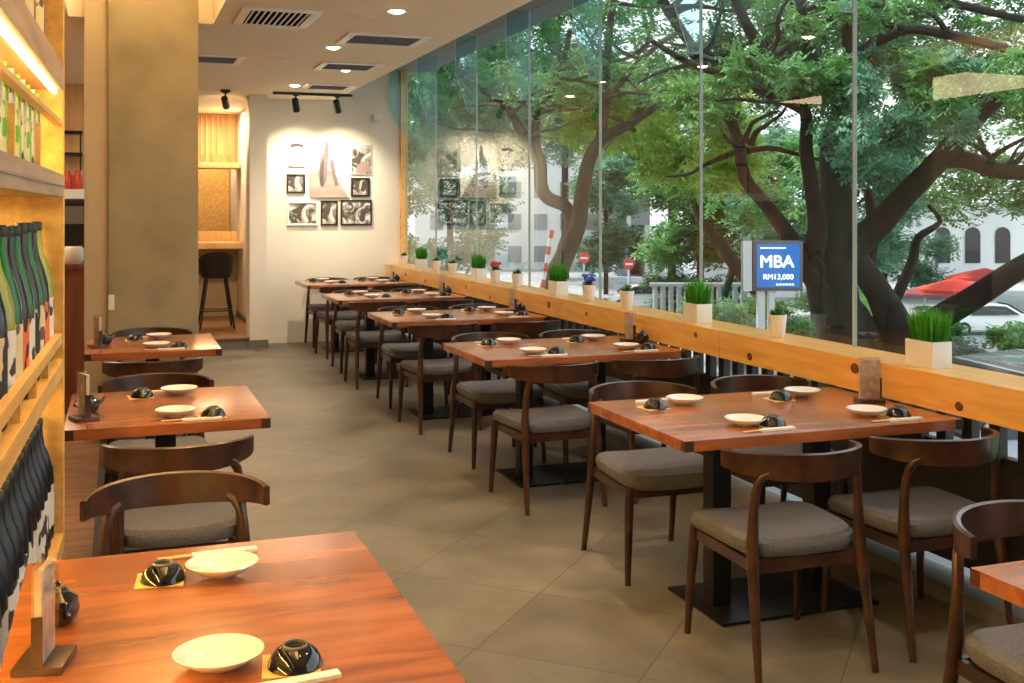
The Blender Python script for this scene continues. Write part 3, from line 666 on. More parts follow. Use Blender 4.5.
def make_bottle(gm, lm, h=.40, r_=.052, name='sake_bottle', cap='cap_d'):
    t = thing(name, '', 'bottle'); s_ = h / .40
    b = MB(); b.lathe([(r_ * .9, 0), (r_, .008), (r_, .20 * s_), (r_ * .94, .235 * s_), (r_ * .72, .275 * s_), (r_ * .42, .315 * s_), (.0165, .345 * s_), (.0145, .375 * s_), (.0145, .384 * s_)], 24); b.build('glass_body', gm, t)
    b = MB(); b.lathe([(.0155, .376 * s_), (.0165, .378 * s_), (.0165, .398 * s_), (.014, .402 * s_), (.001, .402 * s_)], 16); b.build('cap', M[cap], t)
    b = MB(); b.lathe([(r_ + .0006, .05 * s_), (r_ + .0006, .185 * s_), (r_ - .001, .1851 * s_), (r_ - .001, .0499 * s_)], 24); b.build('paper_label', lm, t)
    return t
def SW(lx, ly, z):
    a = SA; return (-.165 + lx * cos(a) - ly * sin(a), 4.05 + lx * sin(a) + ly * cos(a), z)
kinds = {k: Proto(make_bottle(*a)) for k, a in dict(olive=(M['gl_olive'], M['lb_white'], .46), green=(M['gl_green'], M['lb_cream'], .46), brown=(M['gl_brown'], M['lb_orange'], .455), brown_b=(M['gl_brown'], M['lb_black'], .46), green_w=(M['gl_green'], M['lb_white'], .455)).items()}
order = ['olive', 'brown', 'green', 'brown_b', 'green_w', 'brown', 'green', 'olive', 'brown_b', 'green', 'brown', 'green_w']
desc = dict(olive='pale olive bottle with white label', green='green bottle with cream label', brown='dark brown bottle with orange label', brown_b='dark brown bottle with black label', green_w='green bottle with white label')
ordn = ['first', 'second', 'third', 'fourth', 'fifth', 'sixth', 'seventh', 'eighth', 'ninth', 'tenth', 'eleventh', 'twelfth', 'thirteenth', 'fourteenth', 'fifteenth', 'sixteenth', 'seventeenth', 'eighteenth']
for k, kd in enumerate(order):
    kinds[kd].place(SW(-.078, -.115 - k * .150, 1.05), rj.uniform(0, 6), '%s, %s from the far end of the middle shelf' % (desc[kd], ordn[k]), 'large bottles on the middle shelf')
for k in range(9):
    kd = ['brown_b', 'green_w', 'olive'][k % 3]
    kinds[kd].place(SW(-.25, -.19 - k * .21, 1.05), rj.uniform(0, 6), '%s in the back row of the middle shelf, %s from the far end' % (desc[kd].split(' with')[0], ordn[k]), 'large bottles in the back row')
blk = Proto(make_bottle(M['gl_black'], M['lb_white'], .40, .050))
for k in range(18):
    blk.place(SW(-.075, -.105 - k * .110, .46), rj.uniform(0, 6), 'black bottle, %s from the far end of the low shelf front row' % ordn[k], 'black bottles on the low shelf')
for k in range(17):
    blk.place(SW(-.19, -.16 - k * .110, .46), rj.uniform(0, 6), 'black bottle, %s from the far end of the low shelf back row' % ordn[k], 'black bottles in the low back row')
# cartons and small bottles on the upper shelf
M['carton_g'] = noise_mat('green_carton', (.16, .50, .03), (.70, .75, .45), nscale=22, rough=.5, detail=1, lo=.5, hi=.54)
M['carton_w'] = noise_mat('printed_white_carton', (.78, .74, .60), (.12, .10, .06), nscale=32, rough=.5, detail=1, lo=.56, hi=.6)
def make_carton(m_):
    t = thing('drink_carton', '', 'carton')
    b = MB(); b.box(-.04, .04, -.04, .04, 0, .19); b.build('box', m_, t, bevel=.002)
    b = MB(); b.prism([(-.04, -.04, .19), (-.04, .04, .19), (-.04, 0, .225)], (.08, 0, 0)); b.build('gable_top', m_, t, smooth=False)
    return t
cg, cw = Proto(make_carton(M['carton_g'])), Proto(make_carton(M['carton_w']))
for k in range(12):
    if k in (0, 1, 2): continue
    pr, nm = ((cg, 'green and white drink carton') if k % 2 else (cw, 'white printed drink carton'))
    pr.place(SW(-.075, -.12 - k * .125, 1.67), SA, '%s, %s from the far end of the upper shelf' % (nm, ordn[k]), 'cartons on the upper shelf')
M['gl_red'] = mat('red_glass', (.45, .02, .01), .1, coat=.5)
sm = Proto(make_bottle(M['gl_red'], M['lb_white'], .25, .036, 'small_bottle'))
for k in range(4): sm.place(SW(-.075, -1.68 - k * .11, 1.67), 0, 'small red bottle, %s beyond the cartons on the upper shelf' % ordn[k], 'small red bottles on the upper shelf')
M['tin'] = noise_mat('dark_box', (.10, .03, .02), (.30, .10, .06), nscale=14, rough=.5)
bx = MB(); bx.box(-.09, .09, -.07, .07, 0, .34); o = bx.build('gift_box', M['tin'], bevel=.004); o['category'] = 'box'; pbx = Proto(o)
for k in range(6): pbx.place(SW(-.14, -.20 - k * .30, 2.04), SA, 'dark red brown box, %s from the far end of the top shelf' % ordn[k], 'boxes on the top shelf')
blk2 = Proto(make_bottle(M['gl_black'], M['lb_cream'], .36, .045))
for k in range(6): blk2.place(SW(-.08, -.35 - k * .30, 2.04), 0, 'black bottle, %s from the far end of the top shelf' % ordn[k], 'black bottles on the top shelf')

# ------------------------------------------------------------------ open kitchen glimpsed behind the shelf
kc = thing('kitchen_counter', 'red brown panelled bar counter between the bottle shelf and the column', 'counter', (0, 0, 0))
b = MB(); b.box(-1.9, -.225, 9.0, 9.6, 0, 1.10); b.build('body', M['panelwood'], kc, smooth=False)
b = MB(); b.box(-1.9, -.215, 8.98, 9.65, 1.10, 1.14); b.build('counter_top', M['panelwood'], kc, bevel=.003)
b = MB(); b.lathe([(.06, 0), (.075, .02), (.075, .11), (.06, .13), (.001, .13)], 20, (0, 0, 0)); o = tag(b.build('crock', M['china'], loc=(-.31, 9.15, 1.14)), 'pale round crock on the red brown bar counter', 'crock')
ap = thing('coffee_machine', 'black rounded appliance on the red brown bar counter', 'appliance', (-.34, 9.42, 1.14))
b = MB(); b.box(-.17, .14, -.12, .12, 0, .50); b.build('body', M['black'], ap, bevel=.05, seg=4)
b = MB(); b.box(-.14, .10, -.125, -.119, .30, .44); b.build('front_panel', M['skirt'], ap, smooth=False)
ks = thing('kitchen_shelf', 'pale kitchen shelf with red jars between the bottle shelf and the column', 'shelf', (0, 0, 0))
b = MB(); b.box(-1.5, -.25, 11.9, 12.2, 1.66, 1.76); b.build('shelf_board', M['white_metal'], ks, smooth=False)
b = MB(); b.box(-1.5, -.25, 12.2, 12.25, 0, CEIL); struct(b.build('wall_kitchen', M['slatwood'], smooth=False))
b = MB(); b.lathe([(.04, 0), (.045, .01), (.045, .14), (.03, .16), (.03, .19), (.001, .19)], 16); o = b.build('red_jar', mat('red_jar', (.6, .06, .03), .3)); o['category'] = 'jar'; pj = Proto(o)
for k in range(5): pj.place((-.36 - k * .1, 12.0, 1.76), 0, 'red jar, %s from the right on the kitchen shelf' % ordn[k], 'red jars on the kitchen shelf')
rk = thing('wire_rack', 'black wire rack above the red jars in the kitchen', 'rack', (0, 0, 0))
b = MB()
for z in (2.12, 2.34): 
    for y in (11.95, 12.15): b.tube([(-.9, y, z), (-.32, y, z)], .012, 6)
for x in (-.9, -.6, -.34): b.tube([(x, 12.05, 1.76), (x, 12.05, 2.36)], .01, 6)
b.build('frame', M['black'], rk); b = MB(); b.box(-.9, -.32, 11.94, 12.16, 2.10, 2.115); b.build('tray', M['black'], rk, smooth=False)

# ================================================================== OUTSIDE
GZ = -1.15
def gy(Z): return HY + (CAMH - GZ) * FPX / Z       # image height of the ground at distance Z
M['road'] = noise_mat('pale_road', (.27, .29, .30), (.38, .40, .41), nscale=.4, rough=.8)
M['lawn'] = noise_mat('lawn', (.04, .13, .03), (.13, .26, .06), nscale=6, rough=.9)
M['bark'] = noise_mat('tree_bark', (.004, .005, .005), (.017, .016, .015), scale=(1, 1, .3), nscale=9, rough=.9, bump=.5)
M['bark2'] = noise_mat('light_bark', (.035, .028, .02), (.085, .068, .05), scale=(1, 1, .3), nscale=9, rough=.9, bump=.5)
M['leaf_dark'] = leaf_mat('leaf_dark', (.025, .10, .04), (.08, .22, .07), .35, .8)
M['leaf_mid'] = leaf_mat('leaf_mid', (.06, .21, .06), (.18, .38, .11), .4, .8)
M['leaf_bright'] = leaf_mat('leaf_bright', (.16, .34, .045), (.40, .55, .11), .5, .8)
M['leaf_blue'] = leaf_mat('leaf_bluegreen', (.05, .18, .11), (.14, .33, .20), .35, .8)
M['bldg_white'] = noise_mat('white_render', (.70, .71, .72), (.80, .81, .82), nscale=.5, rough=.8)
M['bldg_grey'] = noise_mat('grey_render', (.20, .21, .23), (.34, .35, .37), nscale=.6, rough=.8)
M['win_dark'] = mat('dark_window', (.02, .025, .03), .1)
b = MB(); b.box(XW + .3, 90, -40, 120, GZ - .2, GZ); struct(b.build('ground', M['road'], smooth=False))
b = MB(); b.box(XW + .3, 5.0, -5, 30, GZ, GZ + .12); b.box(8.2, 17.5, 3, 14.5, GZ, GZ + .10); struct(b.build('lawn', M['lawn'], smooth=False))
b = MB(); b.box(XW - .02, XW + .3, YF, 17, GZ, -.1); b.box(XW+.03, XW + .3, YF, 17, -.1, 0); struct(b.build('foundation', M['bldg_grey'], smooth=False))

def foliage(name, blobs, m_, parent, leaf, count, droop=.3, seed=0, sub=.16):
    """blobs: (centre, radius) clouds; leaves gather in small sprigs inside them"""
    r_ = random.Random(seed); vs = []; fs = []
    tot = sum(r[0] * r[1] * r[2] if isinstance(r, tuple) else r ** 3 for _, r in blobs) ** 1.0
    for c, r in blobs:
        rr = r if isinstance(r, tuple) else (r, r, r)
        n = max(40, int(count * (rr[0] * rr[1] * rr[2]) / tot)); spr = 14
        for k in range(n // spr):
            while True:
                q = Vector((r_.uniform(-1, 1), r_.uniform(-1, 1), r_.uniform(-1, 1)))
                if q.length < 1: break
            sc = Vector((c[0] + q.x * rr[0], c[1] + q.y * rr[1], c[2] + q.z * rr[2]))
            ax = Vector((r_.gauss(0, 1), r_.gauss(0, 1), r_.gauss(0, .35) - droop)).normalized()
            side = ax.cross(Vector((0, 0, 1))).normalized(); upv = side.cross(ax)
            for j in range(spr):
                t = (j // 2) / (spr / 2); sgn = 1 if j % 2 else -1
                base = sc + ax * (t - .5) * leaf * 5
                d = (side * sgn * .85 + ax * .5 + upv * r_.uniform(-.3, .3) - Vector((0, 0, droop * .5))).normalized()
                l = leaf * (1.5 - .6 * abs(t - .4)) * r_.uniform(.8, 1.2); wv = ax * l * .24
                i0 = len(vs)
                vs += [tuple(base), tuple(base + d * l * .5 + wv), tuple(base + d * l), tuple(base + d * l * .5 - wv)]
                fs.append((i0, i0 + 1, i0 + 2, i0 + 3))
    me = bpy.data.meshes.new(name); me.from_pydata(vs, [], fs); me.materials.append(m_); me.update()
    o = bpy.data.objects.new(name, me); C.objects.link(o); o.parent = parent
    return o
def limb(b, pts, Zs, rpx, wob=.0, n=12):
    """trunk or branch through seen points; Zs depth per point or one depth; radii in px at that depth"""
    k = len(pts)
    if not isinstance(Zs, (list, tuple)): Zs = [Zs] * k
    ps = [P(x, y, z) for (x, y), z in zip(pts, Zs)]; rr = [r * z / FPX * .86 for r, z in zip(rpx, Zs)]
    # smooth by Catmull-Rom
    op, orr = [], []
    for i in range(k - 1):
        p0, p1, p2, p3 = ps[max(i - 1, 0)], ps[i], ps[i + 1], ps[min(i + 2, k - 1)]
        for j in range(4):
            t = j / 4; op.append(.5 * ((2 * p1) + (p2 - p0) * t + (2 * p0 - 5 * p1 + 4 * p2 - p3) * t * t + (3 * p1 - p0 - 3 * p2 + p3) * t ** 3)); orr.append(rr[i] + (rr[i + 1] - rr[i]) * t)
    op.append(ps[-1]); orr.append(rr[-1]); b.tube(op, orr, n)

# the big dark tree
tb = P(880, 400, 12); tree = thing('rain_tree', 'big dark spreading tree with forked trunk behind the blue signboard', 'tree', (0, 0, 0))
b = MB()
limb(b, [(852, gy(12) + 8), (852, 385), (850, 345), (842, 300), (836, 262), (837, 225), (836, 185), (834, 150), (842, 110), (852, 70), (850, 20), (860, -60)], 12, [40, 32, 25, 20, 20, 20, 18, 16, 12, 10, 9, 6])
limb(b, [(846, gy(12)), (836, 345), (822, 300), (815, 260), (818, 225), (812, 190), (806, 150), (806, 115), (792, 92), (768, 58), (742, 15), (725, -30)], [12, 12, 12, 12, 11.8, 11.6, 11.4, 11.2, 11, 10.8, 10.5, 10], [26, 20, 16, 13, 12, 9, 8, 7, 6.5, 6, 6, 5])
limb(b, [(830, 300), (806, 265), (788, 235), (768, 207), (745, 178), (738, 140), (722, 105), (700, 60), (668, 10), (640, -40)], [12, 12, 12, 12.2, 12.4, 12.6, 12.8, 13, 13.2, 13.5], [16, 13, 10, 8, 7.5, 6.5, 6, 6, 6, 5])
limb(b, [(848, 250), (878, 225), (905, 195), (935, 165), (965, 130), (1000, 95), (1050, 60)], [12, 11.9, 11.7, 11.5, 11.2, 11, 10.8], [20, 16, 14, 13, 12, 10, 8])
limb(b, [(940, 160), (965, 160), (995, 170), (1030, 172), (1090, 165)], [11.5, 11.3, 11, 10.8, 10.5], [11, 10, 9.5, 9, 8])
limb(b, [(900, 375), (912, 340), (940, 318), (975, 297), (1020, 268), (1080, 235)], [12, 11.6, 11.3, 11, 10.7, 10.5], [24, 17, 15, 14, 13, 11])
limb(b, [(906, gy(12) + 4), (906, 370), (896, 330), (880, 295), (862, 268), (846, 245)], [12, 12, 12, 12, 12, 12], [34, 30, 22, 16, 15, 16])
limb(b, [(812, 255), (834, 285), (868, 325), (880, 380)], [11.9, 12, 12, 12], [8, 9, 10, 12])
limb(b, [(895, 300), (912, 262), (918, 238), (940, 222), (928, 205)], 12.6, [7, 6, 5, 3, 2], n=8)
limb(b, [(868, 270), (872, 240), (872, 215), (868, 190)], 12.4, [8, 8, 7, 5], n=8)
limb(b, [(842, 110), (812, 55), (800, 0), (790, -60)], [12, 11.7, 11.3, 11], [8, 7, 6, 5])
limb(b, [(800, 95), (770, 95), (735, 75), (700, 68), (650, 40)], [11.2, 11, 10.8, 10.6, 10.2], [5, 5, 4.5, 4, 3], n=8)
limb(b, [(852, 60), (900, 30), (950, 35), (1010, 50)], [12, 11.6, 11.3, 11], [8, 7, 6, 5], n=8)
limb(b, [(850, 30), (900, -10), (960, 5), (1024, 20)], [12, 12, 12, 12], [7, 6, 5, 4], n=8)
def twigs(b, seeds, Zr, n, r0, seed, ln=(50, 120)):
    r_ = random.Random(seed)
    for k in range(n):
        x, y = r_.choice(seeds); x += r_.uniform(-8, 8); y += r_.uniform(-8, 8); z = r_.uniform(*Zr); a = r_.uniform(-pi, 0) + r_.uniform(-.3, .3); L_ = r_.uniform(*ln); pts = [(x, y)]; zs = [z]
        for j in range(4):
            a += r_.uniform(-.55, .55); x += cos(a) * L_ / 4; y += sin(a) * L_ / 4 * .7; z += r_.uniform(-.3, .3); pts.append((x, y)); zs.append(z)
        limb(b, pts, zs, [r0, r0 * .8, r0 * .6, r0 * .45, r0 * .25], n=6)
twigs(b, [(735, 75), (770, 60), (806, 115), (845, 80), (850, 20), (900, 30), (950, 35), (700, 60), (668, 10), (970, 160), (1000, 95), (745, 150), (800, 10), (720, 105), (965, 130), (990, 170)], (10.8, 12.2), 46, 4.2, 5)
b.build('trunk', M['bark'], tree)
def blobs(lst, Zr, seed, px2r=1.0):
    r_ = random.Random(seed); out = []
    for (x, y, rp) in lst:
        z = r_.uniform(*Zr); out.append((tuple(P(x, y, z)), (rp * z / FPX * 1.1, rp * z / FPX * 1.1, rp * z / FPX * .8)))
    return out
def region(x0, x1, y0, y1, n, rp, Zr, seed, keep=lambda x, y: True):
    r_ = random.Random(seed); l = []
    while len(l) < n:
        x, y = r_.uniform(x0, x1), r_.uniform(y0, y1)
        if keep(x, y): l.append((x, y, r_.uniform(.6, 1.2) * rp))
    return blobs(l, Zr, seed + 1)
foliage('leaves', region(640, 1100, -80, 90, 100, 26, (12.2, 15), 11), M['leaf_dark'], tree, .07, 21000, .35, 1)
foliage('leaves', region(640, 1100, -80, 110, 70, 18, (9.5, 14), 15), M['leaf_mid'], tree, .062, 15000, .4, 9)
foliage('leaves', region(850, 965, 60, 160, 26, 20, (9.5, 12), 12), M['leaf_blue'], tree, .065, 12000, .6, 2)
foliage('leaves', region(900, 1100, 60, 120, 16, 20, (9.5, 11), 13), M['leaf_mid'], tree, .065, 6000, .5, 3)
foliage('leaves', region(690, 850, 40, 125, 26, 20, (10, 13), 14), M['leaf_mid'], tree, .065, 12000, .5, 4)

t2 = thing('street_tree', 'two-stemmed tree behind the left half of the window', 'tree', (0, 0, 0))
b = MB(); Z2 = 16
limb(b, [(546, gy(16) + 4), (550, 300), (562, 262), (577, 228), (583, 190), (590, 158), (604, 138), (632, 123), (665, 100)], Z2, [17, 15, 12, 10, 9, 8, 7, 5, 3])
limb(b, [(565, 250), (571, 225), (566, 207), (548, 198), (541, 185), (539, 160), (524, 136), (507, 108), (483, 90), (455, 70)], Z2 + .2, [10, 8, 7.5, 8, 8, 8, 6.5, 5, 4, 2.5])
limb(b, [(539, 160), (535, 130), (543, 105), (560, 75), (570, 30)], Z2 + .3, [6, 5, 4, 3.5, 3], n=8)
limb(b, [(600, 142), (606, 100), (607, 60), (612, 10), (620, -30)], Z2, [6, 5, 5, 4, 3], n=8)
limb(b, [(612, 95), (640, 60), (680, 30)], Z2 - .5, [4, 3.5, 2.5], n=8)
twigs(b, [(604, 100), (607, 60), (543, 105), (507, 108), (560, 75), (632, 123), (523, 137), (612, 10), (483, 90), (640, 60)], (15.4, 16.4), 26, 2.8, 6, (40, 90))
b.build('trunk', M['bark2'], t2)
foliage('leaves', region(560, 740, 95, 190, 46, 22, (16.6, 19), 21, lambda x, y: y < 150 or x > 640), M['leaf_bright'], t2, .10, 14000, .6, 5)
foliage('leaves', region(390, 680, -60, 105, 80, 28, (15.5, 19), 22), M['leaf_mid'], t2, .10, 17000, .4, 6)
foliage('leaves', region(400, 520, 60, 150, 22, 24, (16.5, 19), 23), M['leaf_blue'], t2, .09, 9000, .4, 7)
t3 = thing('slim_tree', 'slim dark leaning tree just left of the blue signboard', 'tree', (0, 0, 0))
b = MB()
limb(b, [(722, gy(20) + 3), (724, 302), (731, 275), (732, 262), (722, 248), (703, 243)], 20, [4, 4, 4.5, 4.5, 3.5, 2], n=8)
limb(b, [(800, gy(20) + 3), (765, 300), (742, 272), (730, 258), (716, 238), (700, 218), (690, 190)], 20, [11, 10, 9, 8, 7, 5, 3])
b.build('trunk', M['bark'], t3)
foliage('leaves', region(690, 800, 150, 215, 18, 20, (18, 22), 31), M['leaf_mid'], t3, .11, 5000, .4, 8)

def bushy(name, label, x0, x1, y0, y1, n, rp, Zr, seed, m_, leaf, cnt, group=None, trunk=None, cat='tree'):
    t = thing(name, label, cat, (0, 0, 0), 0, group)
    foliage('leaves', region(x0, x1, y0, y1, n, rp, Zr, seed), M[m_], t, leaf, cnt, .3, seed)
    if trunk:
        b = MB(); limb(b, [(trunk[0][0][0], gy(trunk[1]) + 1)] + trunk[0][1:], trunk[1], trunk[2], n=8); b.build('trunk', M['bark'], t)
    return t
G = 'trees across the street'
bushy('background_tree', 'bushy mid green tree across the street left of the signboard', 655, 750, 165, 262, 40, 18, (26, 29), 41, 'leaf_mid', .15, 15000, G, ([(700, 300), (700, 262), (695, 220)], 28, [5, 4, 3]))
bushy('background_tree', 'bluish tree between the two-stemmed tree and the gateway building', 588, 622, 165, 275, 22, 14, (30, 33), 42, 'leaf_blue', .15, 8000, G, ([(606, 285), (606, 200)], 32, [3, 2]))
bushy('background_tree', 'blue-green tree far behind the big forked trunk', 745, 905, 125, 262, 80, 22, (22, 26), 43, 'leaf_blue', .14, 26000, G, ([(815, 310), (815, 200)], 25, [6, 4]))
bushy('background_tree', 'tall green tree far behind the centre of the window', 600, 760, 70, 200, 70, 26, (34, 39), 44, 'leaf_mid', .2, 20000, G, ([(672, 290), (672, 150)], 37, [5, 4]))
bushy('background_tree', 'pale green tree above the red parasols at right', 885, 1100, 95, 212, 60, 24, (28, 32), 45, 'leaf_mid', .16, 18000, G, ([(1050, 300), (1050, 180)], 30, [6, 4]))
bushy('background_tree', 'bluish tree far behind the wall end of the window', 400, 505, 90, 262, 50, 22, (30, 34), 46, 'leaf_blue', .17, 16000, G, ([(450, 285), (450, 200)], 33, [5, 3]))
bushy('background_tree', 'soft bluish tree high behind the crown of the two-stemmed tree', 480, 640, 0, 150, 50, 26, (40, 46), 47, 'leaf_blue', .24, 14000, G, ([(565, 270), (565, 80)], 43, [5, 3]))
bushy('background_tree', 'dark tree high behind the crown of the big spreading tree', 740, 1080, -60, 110, 70, 30, (34, 39), 48, 'leaf_dark', .22, 20000, G, ([(850, 285), (850, 60)], 37, [6, 4]))
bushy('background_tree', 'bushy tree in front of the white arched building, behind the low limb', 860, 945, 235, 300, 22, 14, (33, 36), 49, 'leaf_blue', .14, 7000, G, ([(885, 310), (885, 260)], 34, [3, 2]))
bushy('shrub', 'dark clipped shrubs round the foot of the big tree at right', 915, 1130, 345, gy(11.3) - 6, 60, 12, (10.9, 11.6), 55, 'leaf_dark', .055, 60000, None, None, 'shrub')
bushy('hedge', 'low clipped green hedge along the road at right', 945, 1130, 326, gy(13) - 5, 80, 12, (12.6, 13.6), 51, 'leaf_mid', .06, 60000, None, None, 'hedge')
bushy('shrub', 'low dark shrub bed under the signboard', 690, 870, 300, 352, 60, 11, (18, 20), 52, 'leaf_mid', .08, 14000, None, None, 'shrub')
bushy('shrub', 'green shrub behind the white barrier across the road', 652, 740, 276, 316, 36, 9, (26, 28), 53, 'leaf_dark', .1, 8000, None, None, 'shrub')
bushy('shrub', 'small green shrub at the foot of the two-stemmed tree', 596, 626, 298, 385, 24, 10, (15.5, 16.5), 54, 'leaf_mid', .06, 6000, None, None, 'shrub')

# buildings across the street
def wbox(nm, m_, px0, px1, py0, py1, Z, depth, parent, z0=None):
    """box whose front is parallel to the picture at Z"""
    a, c = P(px0, py1, Z), P(px1, py0, Z); fw = Vector((sn_, cs_, 0)) * depth
    zb = a.z if z0 is None else z0
    b = MB(); b.prism([(a.x, a.y, zb), (c.x, c.y, zb), (c.x, c.y, c.z), (a.x, a.y, c.z)], fw); return b.build(nm, m_, parent, smooth=False)
def arch_win(px, py, wpx, hpx, Z, parent):
    pts = [P(px - wpx / 2, py + hpx / 2, Z), P(px + wpx / 2, py + hpx / 2, Z)] + [P(px + wpx / 2 * cos(t), py - hpx / 2 + wpx / 2 - wpx / 2 * sin(t), Z) for t in [k * pi / 8 for k in range(9)]]
    b = MB(); b.prism(pts, Vector((sn_, cs_, 0)) * .1); b.build('window', M['win_dark'], parent, smooth=False)
bd = thing('building', 'white building with dark arched windows behind the red parasols', 'building')
wbox('wall', M['bldg_white'], 870, 1100, 205, 330, 42, 8, bd, GZ); wbox('cornice', M['bldg_white'], 865, 1105, 202, 208, 41.7, 8, bd)
for x in (943, 973, 1003, 1040): arch_win(x, 245, 15, 36, 41.95, bd)
bd = thing('building', 'pale building behind the two-stemmed tree', 'building')
wbox('wall', M['bldg_white'], 415, 605, 128, 330, 50, 8, bd, GZ)
for x in range(430, 600, 26):
    for y in (150, 182, 214, 246): 
        wbox('window', M['bldg_grey'], x, x + 13, y, y + 16, 49.95, .1, bd)
bd = thing('building', 'grey gateway building with a lit entrance across the street', 'building')
wbox('wall', M['bldg_grey'], 617, 628, 200, 300, 45, 6, bd, GZ); wbox('wall', M['bldg_white'], 645, 650, 220, 300, 45, 6, bd, GZ); wbox('lintel', M['bldg_grey'], 617, 650, 195, 225, 45, 6, bd)
wbox('doorway', M['win_dark'], 628, 645, 225, 300, 47, .2, bd, GZ); wbox('tower', M['bldg_white'], 627, 631, 212, 240, 44.8, .5, bd)
bd = thing('building', 'low pale building behind the slim dark tree', 'building')
wbox('wall', M['bldg_white'], 735, 800, 235, 320, 34, 6, bd, GZ); wbox('roof', M['bldg_grey'], 732, 803, 231, 236, 33.8, 6.4, bd)

# MBA signboard
M['sign_blue'] = mat('backlit_blue', (.01, .13, .45), .4, emit=(.01, .20, .70), es=.25)
M['sign_txt'] = mat('sign_white', (.9, .9, .9), .5, emit=(1, 1, 1), es=.7); M['sign_frame'] = mat('sign_frame', (.12, .13, .15), .4, .5)
M['sign_edge'] = mat('sign_edge', (.62, .65, .68), .4, .3)
ZS = 10.6; A = P(753, 291, ZS); B_ = P(803, 291, ZS); wS = (B_ - A).length; hS = 50 * ZS / FPX
sg = thing('signboard', 'blue MBA signboard on a grey post beside the big tree', 'sign', (A.x, A.y, A.z), 0)
sg.rotation_euler = (0, 0, -YAW)
b = MB(); b.box(0, wS, 0, .16, 0, hS); b.box(-.085, 0, .02, .16, 0.01, hS); b.build('cabinet', M['sign_frame'], sg, bevel=.008)
b = MB(); b.box(-.088, -.01, -.0, .02, .0, hS); b.build('side_face', M['sign_edge'], sg, smooth=False)
b = MB(); b.box(.035, wS - .035, -.006, .002, .035, hS - .03); face = b.build('blue_panel', M['sign_blue'], sg, smooth=False)
def text(s_, size, x, z, parent, m_, y=-.012, bold=0):
    cu = bpy.data.curves.new('lettering', 'FONT'); cu.body = s_; cu.size = size; cu.extrude = .002; cu.align_x = 'CENTER'; cu.align_y = 'CENTER'
    tmp = bpy.data.objects.new('lettering_tmp', cu); C.objects.link(tmp); bpy.context.view_layer.update()
    me = bpy.data.meshes.new_from_object(tmp.evaluated_get(bpy.context.evaluated_depsgraph_get())); bpy.data.objects.remove(tmp)
    if bold:
        vs = [tuple(v.co) for v in me.vertices]; fs = [tuple(p.vertices) for p in me.polygons]; V, F = [], []
        for k, (dx, dy) in enumerate(((-bold, 0), (0, 0), (bold, 0), (0, bold * .7), (0, -bold * .7))):
            V += [(x + dx, y + dy, z + k * .0002) for x, y, z in vs]; F += [tuple(i + k * len(vs) for i in f) for f in fs]
        me = bpy.data.meshes.new('lettering'); me.from_pydata(V, [], F)
    me.materials.clear(); me.materials.append(m_)
    o = bpy.data.objects.new('lettering', me); C.objects.link(o); o.parent = parent; o.location = (x, y, z); o.rotation_euler = (radians(90), 0, 0); return o
text('MBA', .165, wS * .47, hS * .58, face, M['sign_txt'], bold=.0035)
text('RM13,000', .072, wS * .50, hS * .28, face, M['sign_txt'], bold=.0015)
b = MB(); 
for k in range(9): b.box(.07 + k * .028, .09 + k * .028, -.011, -.006, hS - .075, hS - .06)
for k in range(6): b.box(wS - .26 + k * .03, wS - .24 + k * .03, -.011, -.006, .055, .072)
b.build('small_print', M['sign_txt'], face, smooth=False)
b = MB(); b.box(wS * .12, wS * .26, .04, .12, GZ - A.z, 0); b.box(wS * .34, wS * .46, .04, .12, GZ - A.z, 0); b.build('post', M['sign_edge'], sg, smooth=False)

# parasols (red), car, road furniture
M['red_cloth'] = mat('red_cloth', (.75, .06, .04), .7); M['maroon'] = mat('maroon_cloth', (.22, .05, .06), .7)
def parasol(cx, ytop, ybot, hw, Z, m_, label):
    c = P(cx, ybot, Z); r_ = hw * Z / FPX; h = (ybot - ytop) * Z / FPX
    t = thing('parasol', label, 'parasol', (c.x, c.y, GZ), 0, 'parasols across the street')
    zb = c.z - GZ; b = MB(); n = 8
    b.lathe([(r_, zb - .08), (r_, zb), (r_ * .5, zb + h * .55), (.02, zb + h), (.001, zb + h), (r_ * .5, zb + h * .5), (r_ * .98, zb - .02)], 8); b.build('canopy', m_, t, smooth=False)
    b = MB(); b.tube([(0, 0, 0), (0, 0, zb + h * .6)], .03, 8); b.build('pole', M['sign_edge'], t)
    b = MB(); b.lathe([(.25, 0), (.25, .06), (.03, .09), (.001, .09)], 12); b.build('base', M['bldg_grey'], t)
parasol(955, 278, 289, 37, 26, M['red_cloth'], 'wide bright red parasol in front of the white arched building')
parasol(985, 268, 277, 36, 31, M['red_cloth'], 'red parasol set behind the widest red one')
parasol(925, 285, 293, 24, 30, M['maroon'], 'maroon parasol at the left of the red ones')
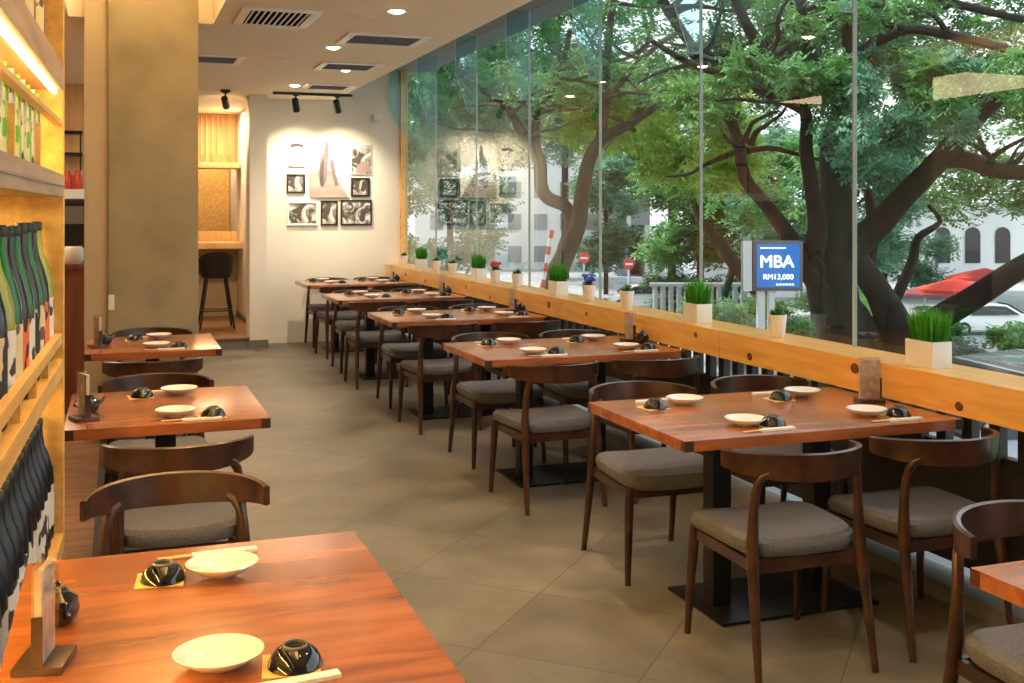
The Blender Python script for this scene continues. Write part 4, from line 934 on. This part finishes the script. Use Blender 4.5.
# car roof just beyond the ledge
def make_car(cx, roof_y, Z, col, label, rz):
    top = P(cx, roof_y, Z); t = thing('car', label, 'car', (top.x, top.y, GZ), rz)
    H = top.z - GZ; s_ = H / 1.42
    prof = [(-2.1, .35), (-2.05, .75), (-1.2, .88), (-.55, 1.36), (0, 1.42), (.75, 1.38), (1.45, .95), (2.05, .85), (2.1, .4), (2.0, .25), (-2.0, .25)]
    b = MB()
    def sec(w_, shrink): return [(x * s_, w_ * s_, z * s_) for x, z in prof]
    vs = []; n = len(prof); ys = [-.82, -.78, 0, .78, .82]
    for y in ys:
        for x, z in prof:
            k = max(0, (z - .85) / .57); yy = y * (1 - .28 * k); e = .9 if abs(y) > .8 else 1
            vs.append((x * s_, yy * s_, (.25 + (z - .25) * (1 - .04 * (abs(y) > .8))) * s_))
    fs = [(i * n + j, i * n + (j + 1) % n, (i + 1) * n + (j + 1) % n, (i + 1) * n + j) for i in range(4) for j in range(n)] + [tuple(reversed(range(n))), tuple(range(4 * n, 5 * n))]
    b.add(vs, fs); b.build('body', col, t, bevel=.03 * s_)
    for sy in (-1, 1):
        b = MB(); pts = [(-1.02, .92), (-.5, 1.3), (0, 1.345), (.68, 1.31), (1.25, .95)]
        b.prism([(x * s_, sy * (.835 - .28 * .8 * max(0, (z - .85) / .57)) * s_, z * s_) for x, z in pts], (0, sy * .012, 0)); b.build('side_window', M['win_dark'], t, smooth=False)
    for sx, pts in ((-1, [(-1.17, .91), (-.58, 1.345)]), (1, [(1.42, .98), (.80, 1.375)])):
        b = MB(); (xa, za), (xb, zb) = pts
        b.prism([(xa * s_, -.7 * s_, za * s_), (xa * s_, .7 * s_, za * s_), (xb * s_, .55 * s_, zb * s_), (xb * s_, -.55 * s_, zb * s_)], (sx * .03, 0, .025)); b.build('windscreen', M['win_dark'], t, smooth=False)
    for sx in (-1.3, 1.3):
        for sy in (-1, 1):
            b = MB(); b.tube([(sx * s_, sy * .62 * s_, .31 * s_), (sx * s_, sy * .84 * s_, .31 * s_)], .31 * s_, 20); wh = b.build('wheel', M['black'], t)
            b = MB(); b.tube([(sx * s_, sy * .841 * s_, .31 * s_), (sx * s_, sy * .85 * s_, .31 * s_)], .18 * s_, 14); b.build('hub_cap', M['sign_edge'], wh)
M['car_silver'] = mat('silver_paint', (.30, .32, .35), .25, .5, coat=.6); M['car_white'] = mat('white_paint', (.8, .8, .8), .3, coat=.5)
make_car(1052, 357, 9.4, M['car_silver'], 'silver car close outside the window at the lower right', -YAW + .15)
make_car(985, 303, 24, M['car_white'], 'white car parked beyond the hedge at right', -YAW)
make_car(640, 284, 30, M['car_white'], 'white car on the road left of the signboard', -YAW + .1)
M['sign_red'] = mat('sign_red', (.70, .05, .05), .5); M['stripe_w'] = mat('barrier_white', (.8, .8, .8), .5)
def no_entry(px, py, Z, label):
    c = P(px, py, Z); t = thing('road_sign', label, 'road sign', (c.x, c.y, GZ), -YAW, 'round road signs')
    r_ = 5.5 * Z / FPX; zc = c.z - GZ
    b = MB(); b.tube([(0, -.02, zc), (0, .02, zc)], r_, 24); d = b.build('disc', M['sign_red'], t)
    b = MB(); b.box(-r_ * .7, r_ * .7, -.026, -.02, zc - r_ * .18, zc + r_ * .18); b.build('white_bar', M['stripe_w'], d, smooth=False)
    b = MB(); b.tube([(0, .03, 0), (0, .03, zc)], .03, 8); b.build('pole', M['sign_edge'], t)
no_entry(629, 264, 27, 'round red no entry sign right of the gateway'); no_entry(584, 258, 30, 'round red road sign beside the two-stemmed tree')
bp_ = thing('barrier_post', 'leaning red and white striped barrier post by the road', 'barrier', tuple(P(541, 296, 14)))
b = MB(); top = P(552, 230, 14) - P(541, 296, 14); b.tube([(0, 0, P(0, 0, 0).z * 0 + (GZ - P(541, 296, 14).z)), (0, 0, 0)], .05, 10); 
b.build('stand', M['sign_edge'], bp_)
for k in range(8):
    b = MB(); b.tube([top * (k / 8), top * ((k + 1) / 8)], .028, 10); b.build('stripe', M['sign_red' if k % 2 else 'stripe_w'], bp_, smooth=False)
fence = thing('low_barrier', 'low white railing along the far side of the road', 'railing')
b = MB()
for k in range(12):
    p = P(655 + k * 8, 300, 24); b.box(p.x - .04, p.x + .04, p.y - .04, p.y + .04, GZ, p.z + .35)
a, c = P(650, 296, 24), P(750, 296, 24); 
b.tube([(a.x, a.y, a.z + .25), (c.x, c.y, c.z + .25)], .05, 8)
b.build('rail_and_posts', M['bldg_grey'], fence)
